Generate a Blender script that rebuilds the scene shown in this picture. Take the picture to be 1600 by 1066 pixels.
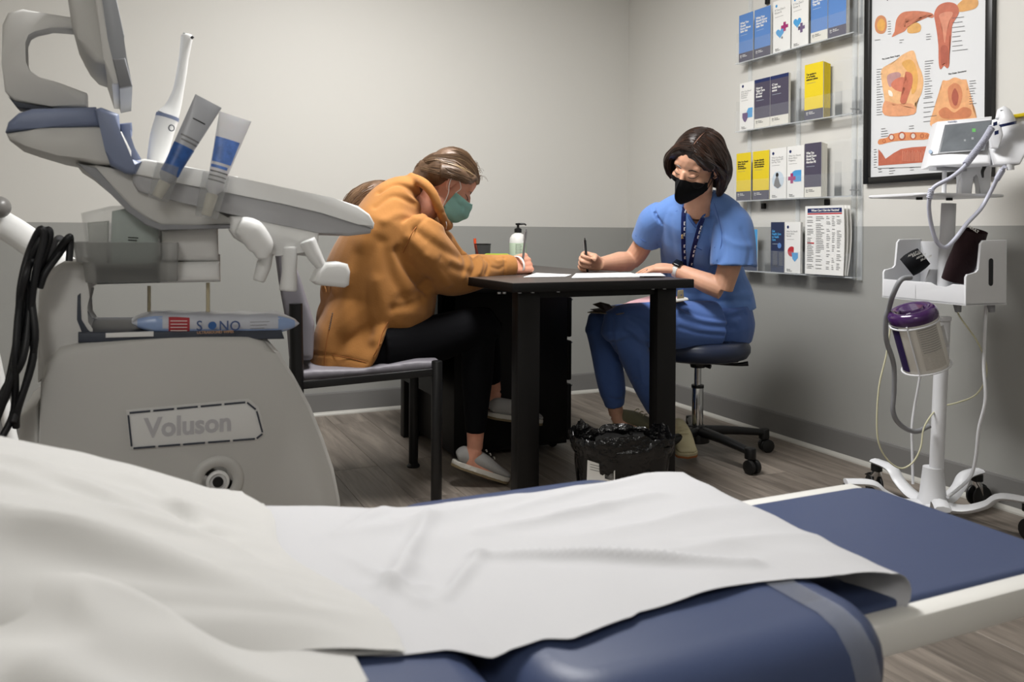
import bpy, bmesh, math, random
from math import sin, cos, pi, radians, sqrt, atan2
from mathutils import Vector, Matrix, Quaternion, noise
import numpy as np
random.seed(7)
for o in list(bpy.data.objects): bpy.data.objects.remove(o)
SC = bpy.context.scene
COL = SC.collection
# ------------------------------------------------------------------ camera
FPX, PITCH, ROLL, YAW, CY, HC = 1306.0, 0.005, 0.0059, 0.433, 370.0, 0.92
_r = Vector((cos(YAW), -sin(YAW), 0)); _f = Vector((sin(YAW), cos(YAW), 0)); _u = Vector((0, 0, 1))
FW = _f*cos(PITCH) - _u*sin(PITCH); _u2 = _u*cos(PITCH) + _f*sin(PITCH)
RT = _r*cos(ROLL) + _u2*sin(ROLL); UP = _u2*cos(ROLL) - _r*sin(ROLL)
CAM = Vector((0, 0, HC))
cd = bpy.data.cameras.new('camera'); cam = bpy.data.objects.new('camera', cd); COL.objects.link(cam)
M3 = Matrix((RT, UP, -FW)).transposed()
cam.matrix_world = Matrix.Translation(CAM) @ M3.to_4x4()
cd.sensor_width = 36; cd.lens = 36*FPX/1600; cd.shift_x = 0; cd.shift_y = (CY-533)/1600
cd.clip_start = 0.02; cd.clip_end = 50
cd.dof.use_dof = True; cd.dof.focus_distance = 3.25; cd.dof.aperture_fstop = 5.0
SC.camera = cam
# ------------------------------------------------------------------ world, lamps, exposure
w = bpy.data.worlds.new('world'); SC.world = w; w.use_nodes = True
w.node_tree.nodes['Background'].inputs[0].default_value = (0.9, 0.93, 1, 1)
w.node_tree.nodes['Background'].inputs[1].default_value = 0.3
SC.view_settings.view_transform = 'Standard'; SC.view_settings.look = 'None'
SC.view_settings.gamma = 1; SC.view_settings.use_curve_mapping = False
SC.view_settings.exposure = 0.50
def area(name, loc, sx, sy, power, col=(1, 0.992, 0.985)):
    l = bpy.data.lights.new(name, 'AREA'); l.shape = 'RECTANGLE'; l.size = sx; l.size_y = sy
    l.energy = power; l.color = col
    o = bpy.data.objects.new(name, l); o.location = loc; COL.objects.link(o); return o
CEIL = 2.6
LIGHTS = [(0.95, 2.35, 56), (-0.9, -1.15, 25)]  # ceiling lamp over the room, then an added unseen fill behind the camera
for lx, ly, pw in LIGHTS:
    area('ceiling_lamp', (lx, ly, CEIL-0.035), 0.56, 1.16, pw)
# ------------------------------------------------------------------ pixel -> world helpers (each with its own real depth)
def ray(px, py): return (FW*FPX + RT*(px-800) - UP*(py-CY))/FPX
def P(px, py, z): return CAM + ray(px, py)*z
def G(px, py, h=0.0):
    r = ray(px, py); return CAM + r*((h-HC)/r.z)
def PX(px, py, X):
    r = ray(px, py); return CAM + r*(X/r.x)
def PY(px, py, Y):
    r = ray(px, py); return CAM + r*(Y/r.y)
def cv(x, z, h): return _r*x + _f*z + _u*h      # camera-aligned level direction
# ------------------------------------------------------------------ materials
MATS = {}
def s2l(c):
    if isinstance(c, str):
        c = tuple(int(c[i:i+2], 16)/255 for i in (0, 2, 4))
    return tuple((x/12.92 if x <= 0.04045 else ((x+0.055)/1.055)**2.4) for x in c)
def mat(name, col, rough=0.5, metal=0.0, bump=0.0, bscale=60.0, var=0.0, vscale=8.0, spec=0.5, trans=0.0, alpha=1.0,
        sheen=0.0, coat=0.0, sss=0.0, emit=None, estr=0.0, stretch=None, ior=1.45, bdist=0.003):
    if name in MATS: return MATS[name]
    m = bpy.data.materials.new(name); m.use_nodes = True; nt = m.node_tree; N = nt.nodes; L = nt.links
    b = N['Principled BSDF']; c = s2l(col)
    b.inputs['Base Color'].default_value = (*c, 1); b.inputs['Roughness'].default_value = rough
    b.inputs['Metallic'].default_value = metal; b.inputs['Specular IOR Level'].default_value = spec
    b.inputs['Transmission Weight'].default_value = trans; b.inputs['Alpha'].default_value = alpha
    b.inputs['Sheen Weight'].default_value = sheen; b.inputs['Coat Weight'].default_value = coat
    b.inputs['IOR'].default_value = ior
    if sss: b.inputs['Subsurface Weight'].default_value = sss; b.inputs['Subsurface Radius'].default_value = (0.01, 0.004, 0.002)
    if emit: b.inputs['Emission Color'].default_value = (*s2l(emit), 1); b.inputs['Emission Strength'].default_value = estr
    tc = N.new('ShaderNodeTexCoord'); src = tc.outputs['Object']
    if stretch:
        mp = N.new('ShaderNodeMapping'); mp.inputs['Scale'].default_value = stretch
        L.new(src, mp.inputs['Vector']); src = mp.outputs[0]
    if var:
        n = N.new('ShaderNodeTexNoise'); n.inputs['Scale'].default_value = vscale; n.inputs['Detail'].default_value = 4
        L.new(src, n.inputs['Vector'])
        r = N.new('ShaderNodeValToRGB'); r.color_ramp.elements[0].position = 0.3; r.color_ramp.elements[1].position = 0.7
        r.color_ramp.elements[0].color = (*[x*(1-var) for x in c], 1); r.color_ramp.elements[1].color = (*[min(1, x*(1+var)) for x in c], 1)
        L.new(n.outputs['Fac'], r.inputs[0]); L.new(r.outputs[0], b.inputs['Base Color'])
    if bump:
        n = N.new('ShaderNodeTexNoise'); n.inputs['Scale'].default_value = bscale; n.inputs['Detail'].default_value = 3
        L.new(src, n.inputs['Vector']); bp = N.new('ShaderNodeBump'); bp.inputs['Strength'].default_value = bump
        bp.inputs['Distance'].default_value = bdist; L.new(n.outputs['Fac'], bp.inputs['Height']); L.new(bp.outputs[0], b.inputs['Normal'])
    MATS[name] = m; return m
# ------------------------------------------------------------------ object helpers
def link(name, me, m, parent=None, smooth=40):
    if m is not None:
        for x in (m if isinstance(m, (list, tuple)) else [m]): me.materials.append(x)
    if smooth: me.shade_smooth(); me.set_sharp_from_angle(angle=radians(smooth))
    o = bpy.data.objects.new(name, me); COL.objects.link(o)
    if parent is not None:
        o.parent = parent
        off = Vector((0, 0, 0)); q = parent
        while q is not None: off += q.location; q = q.parent
        me.transform(Matrix.Translation(-off))
    return o
def tag(o, label=None, cat=None, group=None, kind=None):
    if label: o['label'] = label
    if cat: o['category'] = cat
    if group: o['group'] = group
    if kind: o['kind'] = kind
    return o
def thing(name, label, cat, loc=(0, 0, 0), group=None):
    o = bpy.data.objects.new(name, None); COL.objects.link(o); o.location = loc; o.empty_display_size = 0.05
    return tag(o, label, cat, group)
def catmull(pts, n):
    pts = [Vector(p) for p in pts]
    if len(pts) < 3 or n < 2: return pts, list(range(len(pts)))
    out = []; ts = []
    for i in range(len(pts)-1):
        p0 = pts[i-1] if i > 0 else pts[0]*2-pts[1]; p1 = pts[i]; p2 = pts[i+1]
        p3 = pts[i+2] if i+2 < len(pts) else pts[-1]*2-pts[-2]
        for k in range(n):
            t = k/n
            out.append(0.5*((2*p1)+(p2-p0)*t+(2*p0-5*p1+4*p2-p3)*t*t+(3*p1-p0-3*p2+p3)*t**3)); ts.append(i+t)
    out.append(pts[-1]); ts.append(len(pts)-1)
    return out, ts
def lerp_list(v, t):
    if not isinstance(v, (list, tuple)): return v
    i = min(int(t), len(v)-2) if len(v) > 1 else 0
    if len(v) == 1: return v[0]
    f = t-i; return v[i]*(1-f)+v[i+1]*f
class MB:
    def __init__(s): s.bm = bmesh.new(); s.mi = 0
    def m(s, i): s.mi = i; return s
    def _f(s, vs):
        try:
            f = s.bm.faces.new(vs); f.material_index = s.mi; return f
        except ValueError: return None
    def box(s, c, size, rz=0.0, bevel=0.0, R=None, seg=2):
        M = (R.to_4x4() if R is not None else Matrix.Rotation(rz, 4, 'Z'))
        M = Matrix.Translation(Vector(c)) @ M @ Matrix.Diagonal((*size, 1))
        r = bmesh.ops.create_cube(s.bm, size=1, matrix=M); vs = r['verts']
        fs = {f for v in vs for f in v.link_faces}
        for f in fs: f.material_index = s.mi
        if bevel > 0:
            es = list({e for v in vs for e in v.link_edges})
            rr = bmesh.ops.bevel(s.bm, geom=es, offset=bevel, segments=seg, affect='EDGES', profile=0.5, clamp_overlap=True)
            for f in rr['faces']: f.material_index = s.mi
        return s
    def ring(s, c, a, b, n):
        return [s.bm.verts.new(c+a*cos(2*pi*i/n)+b*sin(2*pi*i/n)) for i in range(n)]
    def bridge(s, r0, r1):
        n = len(r0)
        for i in range(n): s._f([r0[i], r0[(i+1) % n], r1[(i+1) % n], r1[i]])
    def tube(s, pts, r, seg=10, n=6, flat=1.0, up=None, cap=True, r2=None, twist=0.0, closed=False):
        P_, T_ = catmull(pts, n)
        fr = None; rings = []
        for i, p in enumerate(P_):
            t = (P_[min(i+1, len(P_)-1)]-P_[max(i-1, 0)])
            if t.length < 1e-9: t = Vector((0, 0, 1))
            t.normalize()
            if up is not None:
                a = Vector(up) - t*Vector(up).dot(t)
                if a.length < 1e-4: a = fr if fr is not None else t.orthogonal()
                a.normalize()
            else:
                if fr is None:
                    a = t.orthogonal().normalized()
                else:
                    a = (fr - t*fr.dot(t)).normalized()
            fr = a; b = t.cross(a)
            ra = lerp_list(r, T_[i]); rb = lerp_list(r2, T_[i]) if r2 is not None else ra*lerp_list(flat, T_[i])
            rings.append(s.ring(p, a*ra, b*rb, seg))
        for i in range(len(rings)-1): s.bridge(rings[i], rings[i+1])
        if closed: s.bridge(rings[-1], rings[0])
        elif cap:
            s._f(list(reversed(rings[0]))); s._f(rings[-1])
        return s
    def cyl(s, p0, p1, r0, r1=None, seg=24, bevel=0.0):
        r1 = r0 if r1 is None else r1; p0 = Vector(p0); p1 = Vector(p1); d = (p1-p0); L = d.length; d = d/L
        if bevel > 0:
            b = bevel
            return s.lathe(p0, d, [(0, 0), (r0-b, 0), (r0-0.3*b, 0.3*b), (r0, b), (r1, L-b), (r1-0.3*b, L-0.3*b), (r1-b, L), (0, L)], seg)
        return s.lathe(p0, d, [(0, 0), (r0, 0), (r1, L), (0, L)], seg)
    def lathe(s, o, axis, prof, seg=24, sx=1.0, sy=1.0, xdir=None, arc=2*pi):
        o = Vector(o); d = Vector(axis).normalized()
        a = (Vector(xdir)-d*Vector(xdir).dot(d)).normalized() if xdir is not None else d.orthogonal().normalized(); b = d.cross(a)
        prev = None
        for (r, h) in prof:
            c = o+d*h
            if r < 1e-6: cur = [s.bm.verts.new(c)]
            else: cur = s.ring(c, a*r*sx, b*r*sy, seg)
            if prev is not None:
                if len(prev) == 1 and len(cur) > 1:
                    for i in range(seg): s._f([prev[0], cur[(i+1) % seg], cur[i]][::-1])
                elif len(cur) == 1 and len(prev) > 1:
                    for i in range(seg): s._f([prev[i], prev[(i+1) % seg], cur[0]])
                elif len(cur) > 1: s.bridge(prev, cur)
            prev = cur
        return s
    def ell(s, c, r, R=None, sub=3):
        M = Matrix.Translation(Vector(c)) @ (R.to_4x4() if R is not None else Matrix.Identity(4)) @ Matrix.Diagonal((*(r if isinstance(r, (tuple, list)) else (r, r, r)), 1))
        rr = bmesh.ops.create_icosphere(s.bm, subdivisions=sub, radius=1, matrix=M)
        for v in rr['verts']:
            for f in v.link_faces: f.material_index = s.mi
        return s
    def poly(s, pts):
        s._f([s.bm.verts.new(Vector(p)) for p in pts]); return s
    def extrude(s, pts, vec, bevel=0.0, seg=3, smoothn=0):
        pts = [Vector(p) for p in pts]; vec = Vector(vec)
        if smoothn:
            pp = pts+pts[:3]; q = []
            pp = [pts[-1]]+pts+[pts[0], pts[1]]
            for i in range(1, len(pts)+1):
                p0, p1, p2, p3 = pp[i-1], pp[i], pp[i+1], pp[i+2]
                for k in range(smoothn):
                    t = k/smoothn
                    q.append(0.5*((2*p1)+(p2-p0)*t+(2*p0-5*p1+4*p2-p3)*t*t+(3*p1-p0-3*p2+p3)*t**3))
            pts = q
        nrm = Vector((0, 0, 0))
        for i in range(len(pts)):
            a, b = pts[i], pts[(i+1) % len(pts)]; nrm += a.cross(b)
        if nrm.dot(vec) > 0: pts = pts[::-1]
        v0 = [s.bm.verts.new(p) for p in pts]; v1 = [s.bm.verts.new(p+vec) for p in pts]; n = len(pts)
        f0 = s._f(v0); f1 = s._f(v1[::-1])
        for i in range(n): s._f([v0[(i+1) % n], v0[i], v1[i], v1[(i+1) % n]])
        if bevel > 0:
            es = list(f0.edges)+list(f1.edges)
            rr = bmesh.ops.bevel(s.bm, geom=es, offset=bevel, segments=seg, affect='EDGES', profile=0.5, clamp_overlap=True)
            for f in rr['faces']: f.material_index = s.mi
        return s
    def grid(s, fn, nu, nv, thick=0.0, closed_u=False):
        V = [[s.bm.verts.new(fn(i/nu, j/nv)) for j in range(nv+1)] for i in range(nu+(0 if closed_u else 1))]
        m = len(V)
        fs = []
        for i in range(nu):
            for j in range(nv):
                f = s._f([V[i % m][j], V[(i+1) % m][j], V[(i+1) % m][j+1], V[i % m][j+1]])
                if f: fs.append(f)
        if thick:
            bmesh.ops.recalc_face_normals(s.bm, faces=fs)
            bmesh.ops.solidify(s.bm, geom=fs, thickness=thick)
        return s
    def mesh(s, name='m', fix=True):
        if fix: bmesh.ops.recalc_face_normals(s.bm, faces=s.bm.faces[:])
        me = bpy.data.meshes.new(name); s.bm.to_mesh(me); s.bm.free(); return me
    def build(s, name, m, parent=None, smooth=40, fix=True):
        return link(name, s.mesh(name, fix), m, parent, smooth)
def text_mesh(txt, size, m, origin, xd, yd, parent=None, name='lettering', bold=0.0, align='LEFT', depth=0.0, spacing=1.0, sx=1.0):
    cu = bpy.data.curves.new('t', 'FONT'); cu.body = txt; cu.size = size; cu.offset = bold; cu.align_x = align; cu.extrude = depth
    cu.space_line = spacing; cu.resolution_u = 3
    o = bpy.data.objects.new('t', cu); COL.objects.link(o)
    dg = bpy.context.evaluated_depsgraph_get(); me = bpy.data.meshes.new_from_object(o.evaluated_get(dg))
    bpy.data.objects.remove(o)
    xd = Vector(xd).normalized(); yd = Vector(yd).normalized(); zd = xd.cross(yd)
    M = Matrix((xd*sx, yd, zd)).transposed().to_4x4(); me.transform(Matrix.Translation(Vector(origin)) @ M)
    me.materials.clear()
    return link(name, me, m, parent, 0)
# organic surface: union of closed shapes -> voxel remesh -> smooth
def organic(mb, voxel, smooth_it=6, disp=None, factor=0.5, name='m'):
    me = mb.mesh(name)
    o = bpy.data.objects.new('tmp', me); COL.objects.link(o)
    md = o.modifiers.new('r', 'REMESH'); md.mode = 'VOXEL'; md.voxel_size = voxel
    if smooth_it:
        sm = o.modifiers.new('s', 'SMOOTH'); sm.iterations = smooth_it; sm.factor = factor
    dg = bpy.context.evaluated_depsgraph_get(); out = bpy.data.meshes.new_from_object(o.evaluated_get(dg))
    bpy.data.objects.remove(o); bpy.data.meshes.remove(me)
    out.name = name; out.materials.clear()
    if disp:
        n = len(out.vertices); co = np.empty(n*3); out.vertices.foreach_get('co', co); co = co.reshape(-1, 3)
        nr = np.empty(n*3); out.vertices.foreach_get('normal', nr); nr = nr.reshape(-1, 3)
        co = disp(co, nr); out.vertices.foreach_set('co', co.reshape(-1)); out.update()
    return out
def segdist(co, pts):
    best = np.full(len(co), 1e9)
    for a, b in zip(pts[:-1], pts[1:]):
        a = np.array(a); b = np.array(b); ab = b-a; t = np.clip(((co-a)@ab)/(ab@ab+1e-12), 0, 1)
        d = np.linalg.norm(co-(a+t[:, None]*ab), axis=1); best = np.minimum(best, d)
    return best
def folds(strokes, noise_amp=0.0, noise_scale=12.0, seed=0):
    # strokes: (points, width, depth)  depth<0 = crease, >0 = ridge
    def fn(co, nr):
        d = np.zeros(len(co))
        for pts, wdt, dep in strokes:
            q = segdist(co, pts)
            d += dep*np.exp(-(q/wdt)**2)
        if noise_amp:
            rs = np.random.RandomState(seed)
            for k in range(5):
                v = rs.randn(3); v /= np.linalg.norm(v); ph = rs.rand()*6.28; sc = noise_scale*(0.6+rs.rand()*1.2)
                v2 = rs.randn(3)*3; wv = np.sin(co@v2*noise_scale*0.25+ph)
                d += noise_amp/3*np.sin(co@v*sc*6.28/3+ph+1.5*wv)
        return co+nr*d[:, None]
    return fn
# ------------------------------------------------------------------ ROOM
XW, YW, XL, YF = 2.683, 4.184, -2.2, -1.6
def wall_mat():
    m = bpy.data.materials.new('painted_wall'); m.use_nodes = True; nt = m.node_tree; N = nt.nodes; L = nt.links
    b = N['Principled BSDF']; g = N.new('ShaderNodeNewGeometry'); sx = N.new('ShaderNodeSeparateXYZ'); L.new(g.outputs['Position'], sx.inputs[0])
    lt = N.new('ShaderNodeMath'); lt.operation = 'GREATER_THAN'; lt.inputs[1].default_value = 0.953; L.new(sx.outputs[2], lt.inputs[0])
    mx = N.new('ShaderNodeMix'); mx.data_type = 'RGBA'
    mx.inputs[6].default_value = (*s2l('9b9b97'), 1); mx.inputs[7].default_value = (*s2l('d0cec8'), 1)
    L.new(lt.outputs[0], mx.inputs[0]); L.new(mx.outputs[2], b.inputs['Base Color'])
    b.inputs['Roughness'].default_value = 0.55; b.inputs['Specular IOR Level'].default_value = 0.35
    n = N.new('ShaderNodeTexNoise'); n.inputs['Scale'].default_value = 180; L.new(g.outputs['Position'], n.inputs['Vector'])
    bp = N.new('ShaderNodeBump'); bp.inputs['Strength'].default_value = 0.12; bp.inputs['Distance'].default_value = 0.001
    L.new(n.outputs['Fac'], bp.inputs['Height']); L.new(bp.outputs[0], b.inputs['Normal'])
    return m
WM = wall_mat()
def struct(name, mb, m, smooth=0):
    return tag(mb.build(name, m, None, smooth), kind='structure')
T = 0.1
struct('wall_back', MB().box(((XL+XW)/2, YW+T/2, CEIL/2), (XW-XL+2*T, T, CEIL)), WM)
struct('wall_right', MB().box((XW+T/2, (YF+YW)/2, CEIL/2), (T, YW-YF, CEIL)), WM)
struct('wall_left', MB().box((XL-T/2, (YF+YW)/2, CEIL/2), (T, YW-YF, CEIL)), WM)
struct('wall_front', MB().box(((XL+XW)/2, YF-T/2, CEIL/2), (XW-XL+2*T, T, CEIL)), WM)
struct('ceiling', MB().box(((XL+XW)/2, (YF+YW)/2, CEIL+T/2), (XW-XL, YW-YF, T)), mat('ceiling_tile', 'd8d6d0', 0.9, bump=0.3, bscale=90))
fl = struct('floor', MB().box(((XL+XW)/2, (YF+YW)/2, -0.03), (XW-XL, YW-YF, 0.052)), mat('subfloor', '2c2723', 0.9))
# floor planks
def plank_mat():
    m = bpy.data.materials.new('grey_brown_plank'); m.use_nodes = True; nt = m.node_tree; N = nt.nodes; L = nt.links
    b = N['Principled BSDF']; tc = N.new('ShaderNodeTexCoord'); oi = N.new('ShaderNodeObjectInfo')
    mp = N.new('ShaderNodeMapping'); mp.inputs['Scale'].default_value = (14, 1.1, 1)
    ad = N.new('ShaderNodeVectorMath'); ad.operation = 'ADD'
    ml = N.new('ShaderNodeMath'); ml.operation = 'MULTIPLY'; ml.inputs[1].default_value = 37.0; L.new(oi.outputs['Random'], ml.inputs[0])
    L.new(tc.outputs['Object'], mp.inputs['Vector']); L.new(mp.outputs[0], ad.inputs[0]); L.new(ml.outputs[0], ad.inputs[1])
    n = N.new('ShaderNodeTexNoise'); n.inputs['Scale'].default_value = 1.6; n.inputs['Detail'].default_value = 7; n.inputs['Roughness'].default_value = 0.62; n.inputs['Distortion'].default_value = 1.2
    L.new(ad.outputs[0], n.inputs['Vector'])
    r = N.new('ShaderNodeValToRGB'); e = r.color_ramp.elements
    e[0].position = 0.28; e[0].color = (*s2l('5d554d'), 1); e[1].position = 0.72; e[1].color = (*s2l('958b80'), 1)
    k = r.color_ramp.elements.new(0.5); k.color = (*s2l('7b7269'), 1)
    L.new(n.outputs['Fac'], r.inputs[0])
    hs = N.new('ShaderNodeHueSaturation'); mr = N.new('ShaderNodeMapRange'); mr.inputs[3].default_value = 0.84; mr.inputs[4].default_value = 1.12
    L.new(oi.outputs['Random'], mr.inputs[0]); L.new(mr.outputs[0], hs.inputs['Value']); L.new(r.outputs[0], hs.inputs['Color'])
    L.new(hs.outputs[0], b.inputs['Base Color']); b.inputs['Roughness'].default_value = 0.42; b.inputs['Specular IOR Level'].default_value = 0.4
    bp = N.new('ShaderNodeBump'); bp.inputs['Strength'].default_value = 0.15; bp.inputs['Distance'].default_value = 0.001
    L.new(n.outputs['Fac'], bp.inputs['Height']); L.new(bp.outputs[0], b.inputs['Normal'])
    return m
PM = plank_mat()
PW_, PL_ = 0.178, 1.22
pm_full = MB().box((0, 0, 0), (PW_-0.0012, PL_-0.0012, 0.004), bevel=0.0006, seg=1).mesh('plank'); pm_full.materials.append(PM)
rows = int((XW-XL)/PW_)+1
cnt = 0
for i in range(rows):
    x0 = XW-(i+1)*PW_
    off = random.uniform(0, PL_)
    y = YF-off
    while y < YW:
        a = max(y, YF); b_ = min(y+PL_, YW)
        xa = max(x0, XL)
        if b_-a > 0.02 and x0+PW_-xa > 0.01:
            full = (abs(b_-a-PL_) < 1e-6 and xa == x0)
            me = pm_full if full else None
            if me is None:
                me = MB().box((0, 0, 0), (x0+PW_-xa-0.0012, b_-a-0.0012, 0.004), bevel=0.0006, seg=1).mesh('plank'); me.materials.append(PM)
            o = bpy.data.objects.new('plank', me); o.location = ((xa+x0+PW_)/2, (a+b_)/2, -0.002); COL.objects.link(o); o.parent = fl
        y += PL_
# baseboards: grey vinyl cove with a pale strip along the floor
BBM = mat('baseboard_vinyl', '787775', 0.45); STM = mat('pale_strip', 'b9b7b0', 0.4)
def bb(name, a, b, nrm):
    a = Vector(a); b = Vector(b); n = Vector(nrm); d = b-a
    prof = [(0, 0.006), (0.008, 0.006), (0.005, 0.02), (0.005, 0.105), (0.003, 0.113), (0, 0.115)]
    struct(name, MB().extrude([a+n*p+Vector((0, 0, q)) for p, q in prof], d), BBM)
def strip(name, a, b, nrm):
    a = Vector(a); b = Vector(b); n = Vector(nrm); d = b-a
    prof = [(0, 0), (0.018, 0), (0.017, 0.006), (0.013, 0.012), (0.0075, 0.0165), (0.0055, 0.018)]
    struct(name, MB().extrude([a+n*p+Vector((0, 0, q)) for p, q in prof], d), STM)
for nm, a, b, n in (('back', (XL, YW, 0), (XW, YW, 0), (0, -1, 0)), ('right', (XW, YF, 0), (XW, YW, 0), (-1, 0, 0)), ('left', (XL, YF, 0), (XL, YW, 0), (1, 0, 0))):
    bb('baseboard_'+nm, a, b, n)
for k, (a, b, n) in enumerate((((XL, YW, 0), (XW, YW, 0), (0, -1, 0)), ((XW, YF, 0), (XW, YW, 0), (-1, 0, 0)))):
    strip('trim_%d' % (k+1), a, b, n)
for lx, ly, pw in LIGHTS:
    t = thing('ceiling_light', 'white recessed ceiling light panel ' + ('above the desk' if ly > 1 else 'added behind the camera as fill'), 'lamp', (lx, ly, CEIL))
    MB().box((lx, ly+0.59, CEIL-0.01), (0.62, 0.03, 0.02)).box((lx, ly-0.59, CEIL-0.01), (0.62, 0.03, 0.02)).box((lx+0.295, ly, CEIL-0.01), (0.03, 1.15, 0.02)).box((lx-0.295, ly, CEIL-0.01), (0.03, 1.15, 0.02)).build('frame', mat('white_enamel', 'e8e8e6', 0.4), t)
    MB().box((lx, ly, CEIL-0.012), (0.56, 1.15, 0.008)).build('diffuser', mat('lamp_diffuser', 'ffffff', 0.5, emit='fffaf0', estr=3.0), t)

# ------------------------------------------------------------------ EXAM BED
NAVY = mat('navy_vinyl', '3d4866', 0.42, bump=0.15, bscale=220, spec=0.35, bdist=0.001)
WHITE = mat('white_metal', 'dcdbd6', 0.35)
PLAST = mat('pale_grey_plastic', 'c4c2bd', 0.45)
BH = 0.452
bed = thing('exam_bed', 'navy padded exam bed with white frame and rounded cushion in the foreground', 'bed', (0.2, 1.05, 0))
def cushion(x0, x1, y0, y1, z0, z1, rp, re, seg=6):
    # rounded-rectangle slab with plan radius rp and edge radius re
    def outline(inset):
        pts = []; r = max(rp-inset, 0.004)
        for cx, cy, a0 in ((x1-inset-r, y1-inset-r, 0), (x0+inset+r, y1-inset-r, 90), (x0+inset+r, y0+inset+r, 180), (x1-inset-r, y0+inset+r, 270)):
            for k in range(9):
                a = radians(a0+k*90/8); pts.append((cx+r*cos(a), cy+r*sin(a)))
        return pts
    mb = MB(); rings = []
    lv = [(re*(1-sin(radians(a))), z0+re*(1-cos(radians(a)))) for a in (0, 22, 45, 67, 90)] + [(re*(1-cos(radians(a))), z1-re+re*sin(radians(a))) for a in (0, 18, 36, 54, 72, 90)]
    for ins, z in lv: rings.append([mb.bm.verts.new((x, y, z)) for x, y in outline(ins)])
    for a, b in zip(rings[:-1], rings[1:]): mb.bridge(a, b)
    mb._f(rings[0][::-1]); mb._f(rings[-1])
    return mb
def rise(x): return 0.15*max(0.0, 0.38-x)
cushion(0.372, 0.885, 0.715, 1.425, 0.318, BH, 0.10, 0.060).build('cushion', NAVY, bed, 60)
mb = cushion(-0.95, 0.368, 0.715, 1.425, 0.318, BH, 0.03, 0.055)
for v in mb.bm.verts: v.co.z += rise(v.co.x)
mb.build('back_cushion', NAVY, bed, 60)
# leg extension: lower pad in a white rail frame
cushion(0.80, 1.40, 0.838, 1.262, 0.345, 0.402, 0.05, 0.012).build('foot_pad', NAVY, bed)
for yy in (0.822, 1.278): MB().box((1.125, yy, 0.374), (0.53, 0.04, 0.048), bevel=0.009).build('foot_rail', WHITE, bed)
MB().box((0.1, 1.05, 0.29), (1.5, 0.56, 0.055), bevel=0.01).build('bed_frame', WHITE, bed)
MB().box((0.0, 1.05, 0.15), (1.0, 0.46, 0.23), bevel=0.03).build('pedestal', PLAST, bed)
MB().box((0.0, 1.05, 0.018), (1.25, 0.54, 0.036), bevel=0.01).build('base_plate', PLAST, bed)
# clear strap around the cushion near its foot
STRAP = mat('clear_plastic_strap', 'c8ccd4', 0.12, alpha=0.24, spec=0.8)
sp = []
for y, z in [(1.41, 0.40), (1.395, 0.437), (1.35, 0.4545), (1.2, 0.4548), (1.0, 0.4548), (0.87, 0.4548), (0.80, 0.4548), (0.773, 0.4545), (0.744, 0.446), (0.722, 0.424), (0.7118, 0.395), (0.7118, 0.370), (0.722, 0.338), (0.75, 0.318), (0.85, 0.3135)]:
    sp.append((y, z))
sb = MB(); prev = None
for y, z in sp:
    cur = [sb.bm.verts.new((0.795-0.02, y, z)), sb.bm.verts.new((0.795+0.02, y, z))]
    if prev: sb._f([prev[0], prev[1], cur[1], cur[0]])
    prev = cur
bmesh.ops.solidify(sb.bm, geom=sb.bm.faces[:], thickness=0.0012)
so = sb.build('strap', STRAP, bed, 60); so['label'] = 'clear plastic strap'

# exam paper: edges traced at bed height, then wrinkled
PAPER = mat('exam_paper', 'b9b9bb', 0.75, bump=0.08, bscale=40, bdist=0.004)
def curve_y(pts):
    w_ = []
    for px, py in pts:
        q = G(px, py, BH+0.004)
        for _ in range(4): q = G(px, py, BH+0.004+rise(q.x))
        w_.append((q.x, q.y))
    w_.sort()
    def f(x):
        if x <= w_[0][0]: return w_[0][1]
        if x >= w_[-1][0]: return w_[-1][1]
        for (a, ya), (b, yb) in zip(w_[:-1], w_[1:]):
            if a <= x <= b:
                t = (x-a)/(b-a); t = t*t*(3-2*t)*0.5+t*0.5; return ya+(yb-ya)*t
    return f
near = curve_y([(480, 1040), (560, 1022), (622, 1024), (700, 1020), (768, 1032), (800, 1018), (850, 1003), (895, 1006), (985, 972), (1000, 962), (1060, 945), (1100, 934), (1180, 912), (1225, 907), (1300, 900), (1380, 893)])
far = curve_y([(380, 787), (500, 791), (600, 798), (680, 792), (800, 776), (900, 761), (1000, 745), (1052, 738)])
wr = [((0.30, 1.02), (0.46, 1.30), 0.006, 0.012), ((0.46, 1.10), (0.80, 0.92), 0.009, 0.011), ((0.46, 1.10), (0.36, 0.98), 0.006, 0.010), ((0.50, 1.18), (0.85, 1.22), 0.006, 0.014),
      ((0.20, 1.2), (0.62, 1.31), 0.005, 0.02), ((0.25, 0.95), (0.36, 1.10), 0.005, 0.012), ((0.55, 1.25), (0.9, 1.33), 0.004, 0.012), ((0.62, 1.10), (0.95, 1.12), 0.004, 0.02),
      ((0.33, 0.97), (0.27, 1.15), 0.006, 0.010), ((0.12, 1.05), (0.35, 1.02), 0.005, 0.014), ((0.7, 1.0), (0.97, 0.98), 0.004, 0.02), ((0.28, 1.22), (0.40, 1.36), 0.004, 0.010)]
def sd(x, y, a, b):
    dx, dy = b[0]-a[0], b[1]-a[1]; t = max(0, min(1, ((x-a[0])*dx+(y-a[1])*dy)/(dx*dx+dy*dy)))
    return math.hypot(x-a[0]-t*dx, y-a[1]-t*dy)*1.0, t
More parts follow.
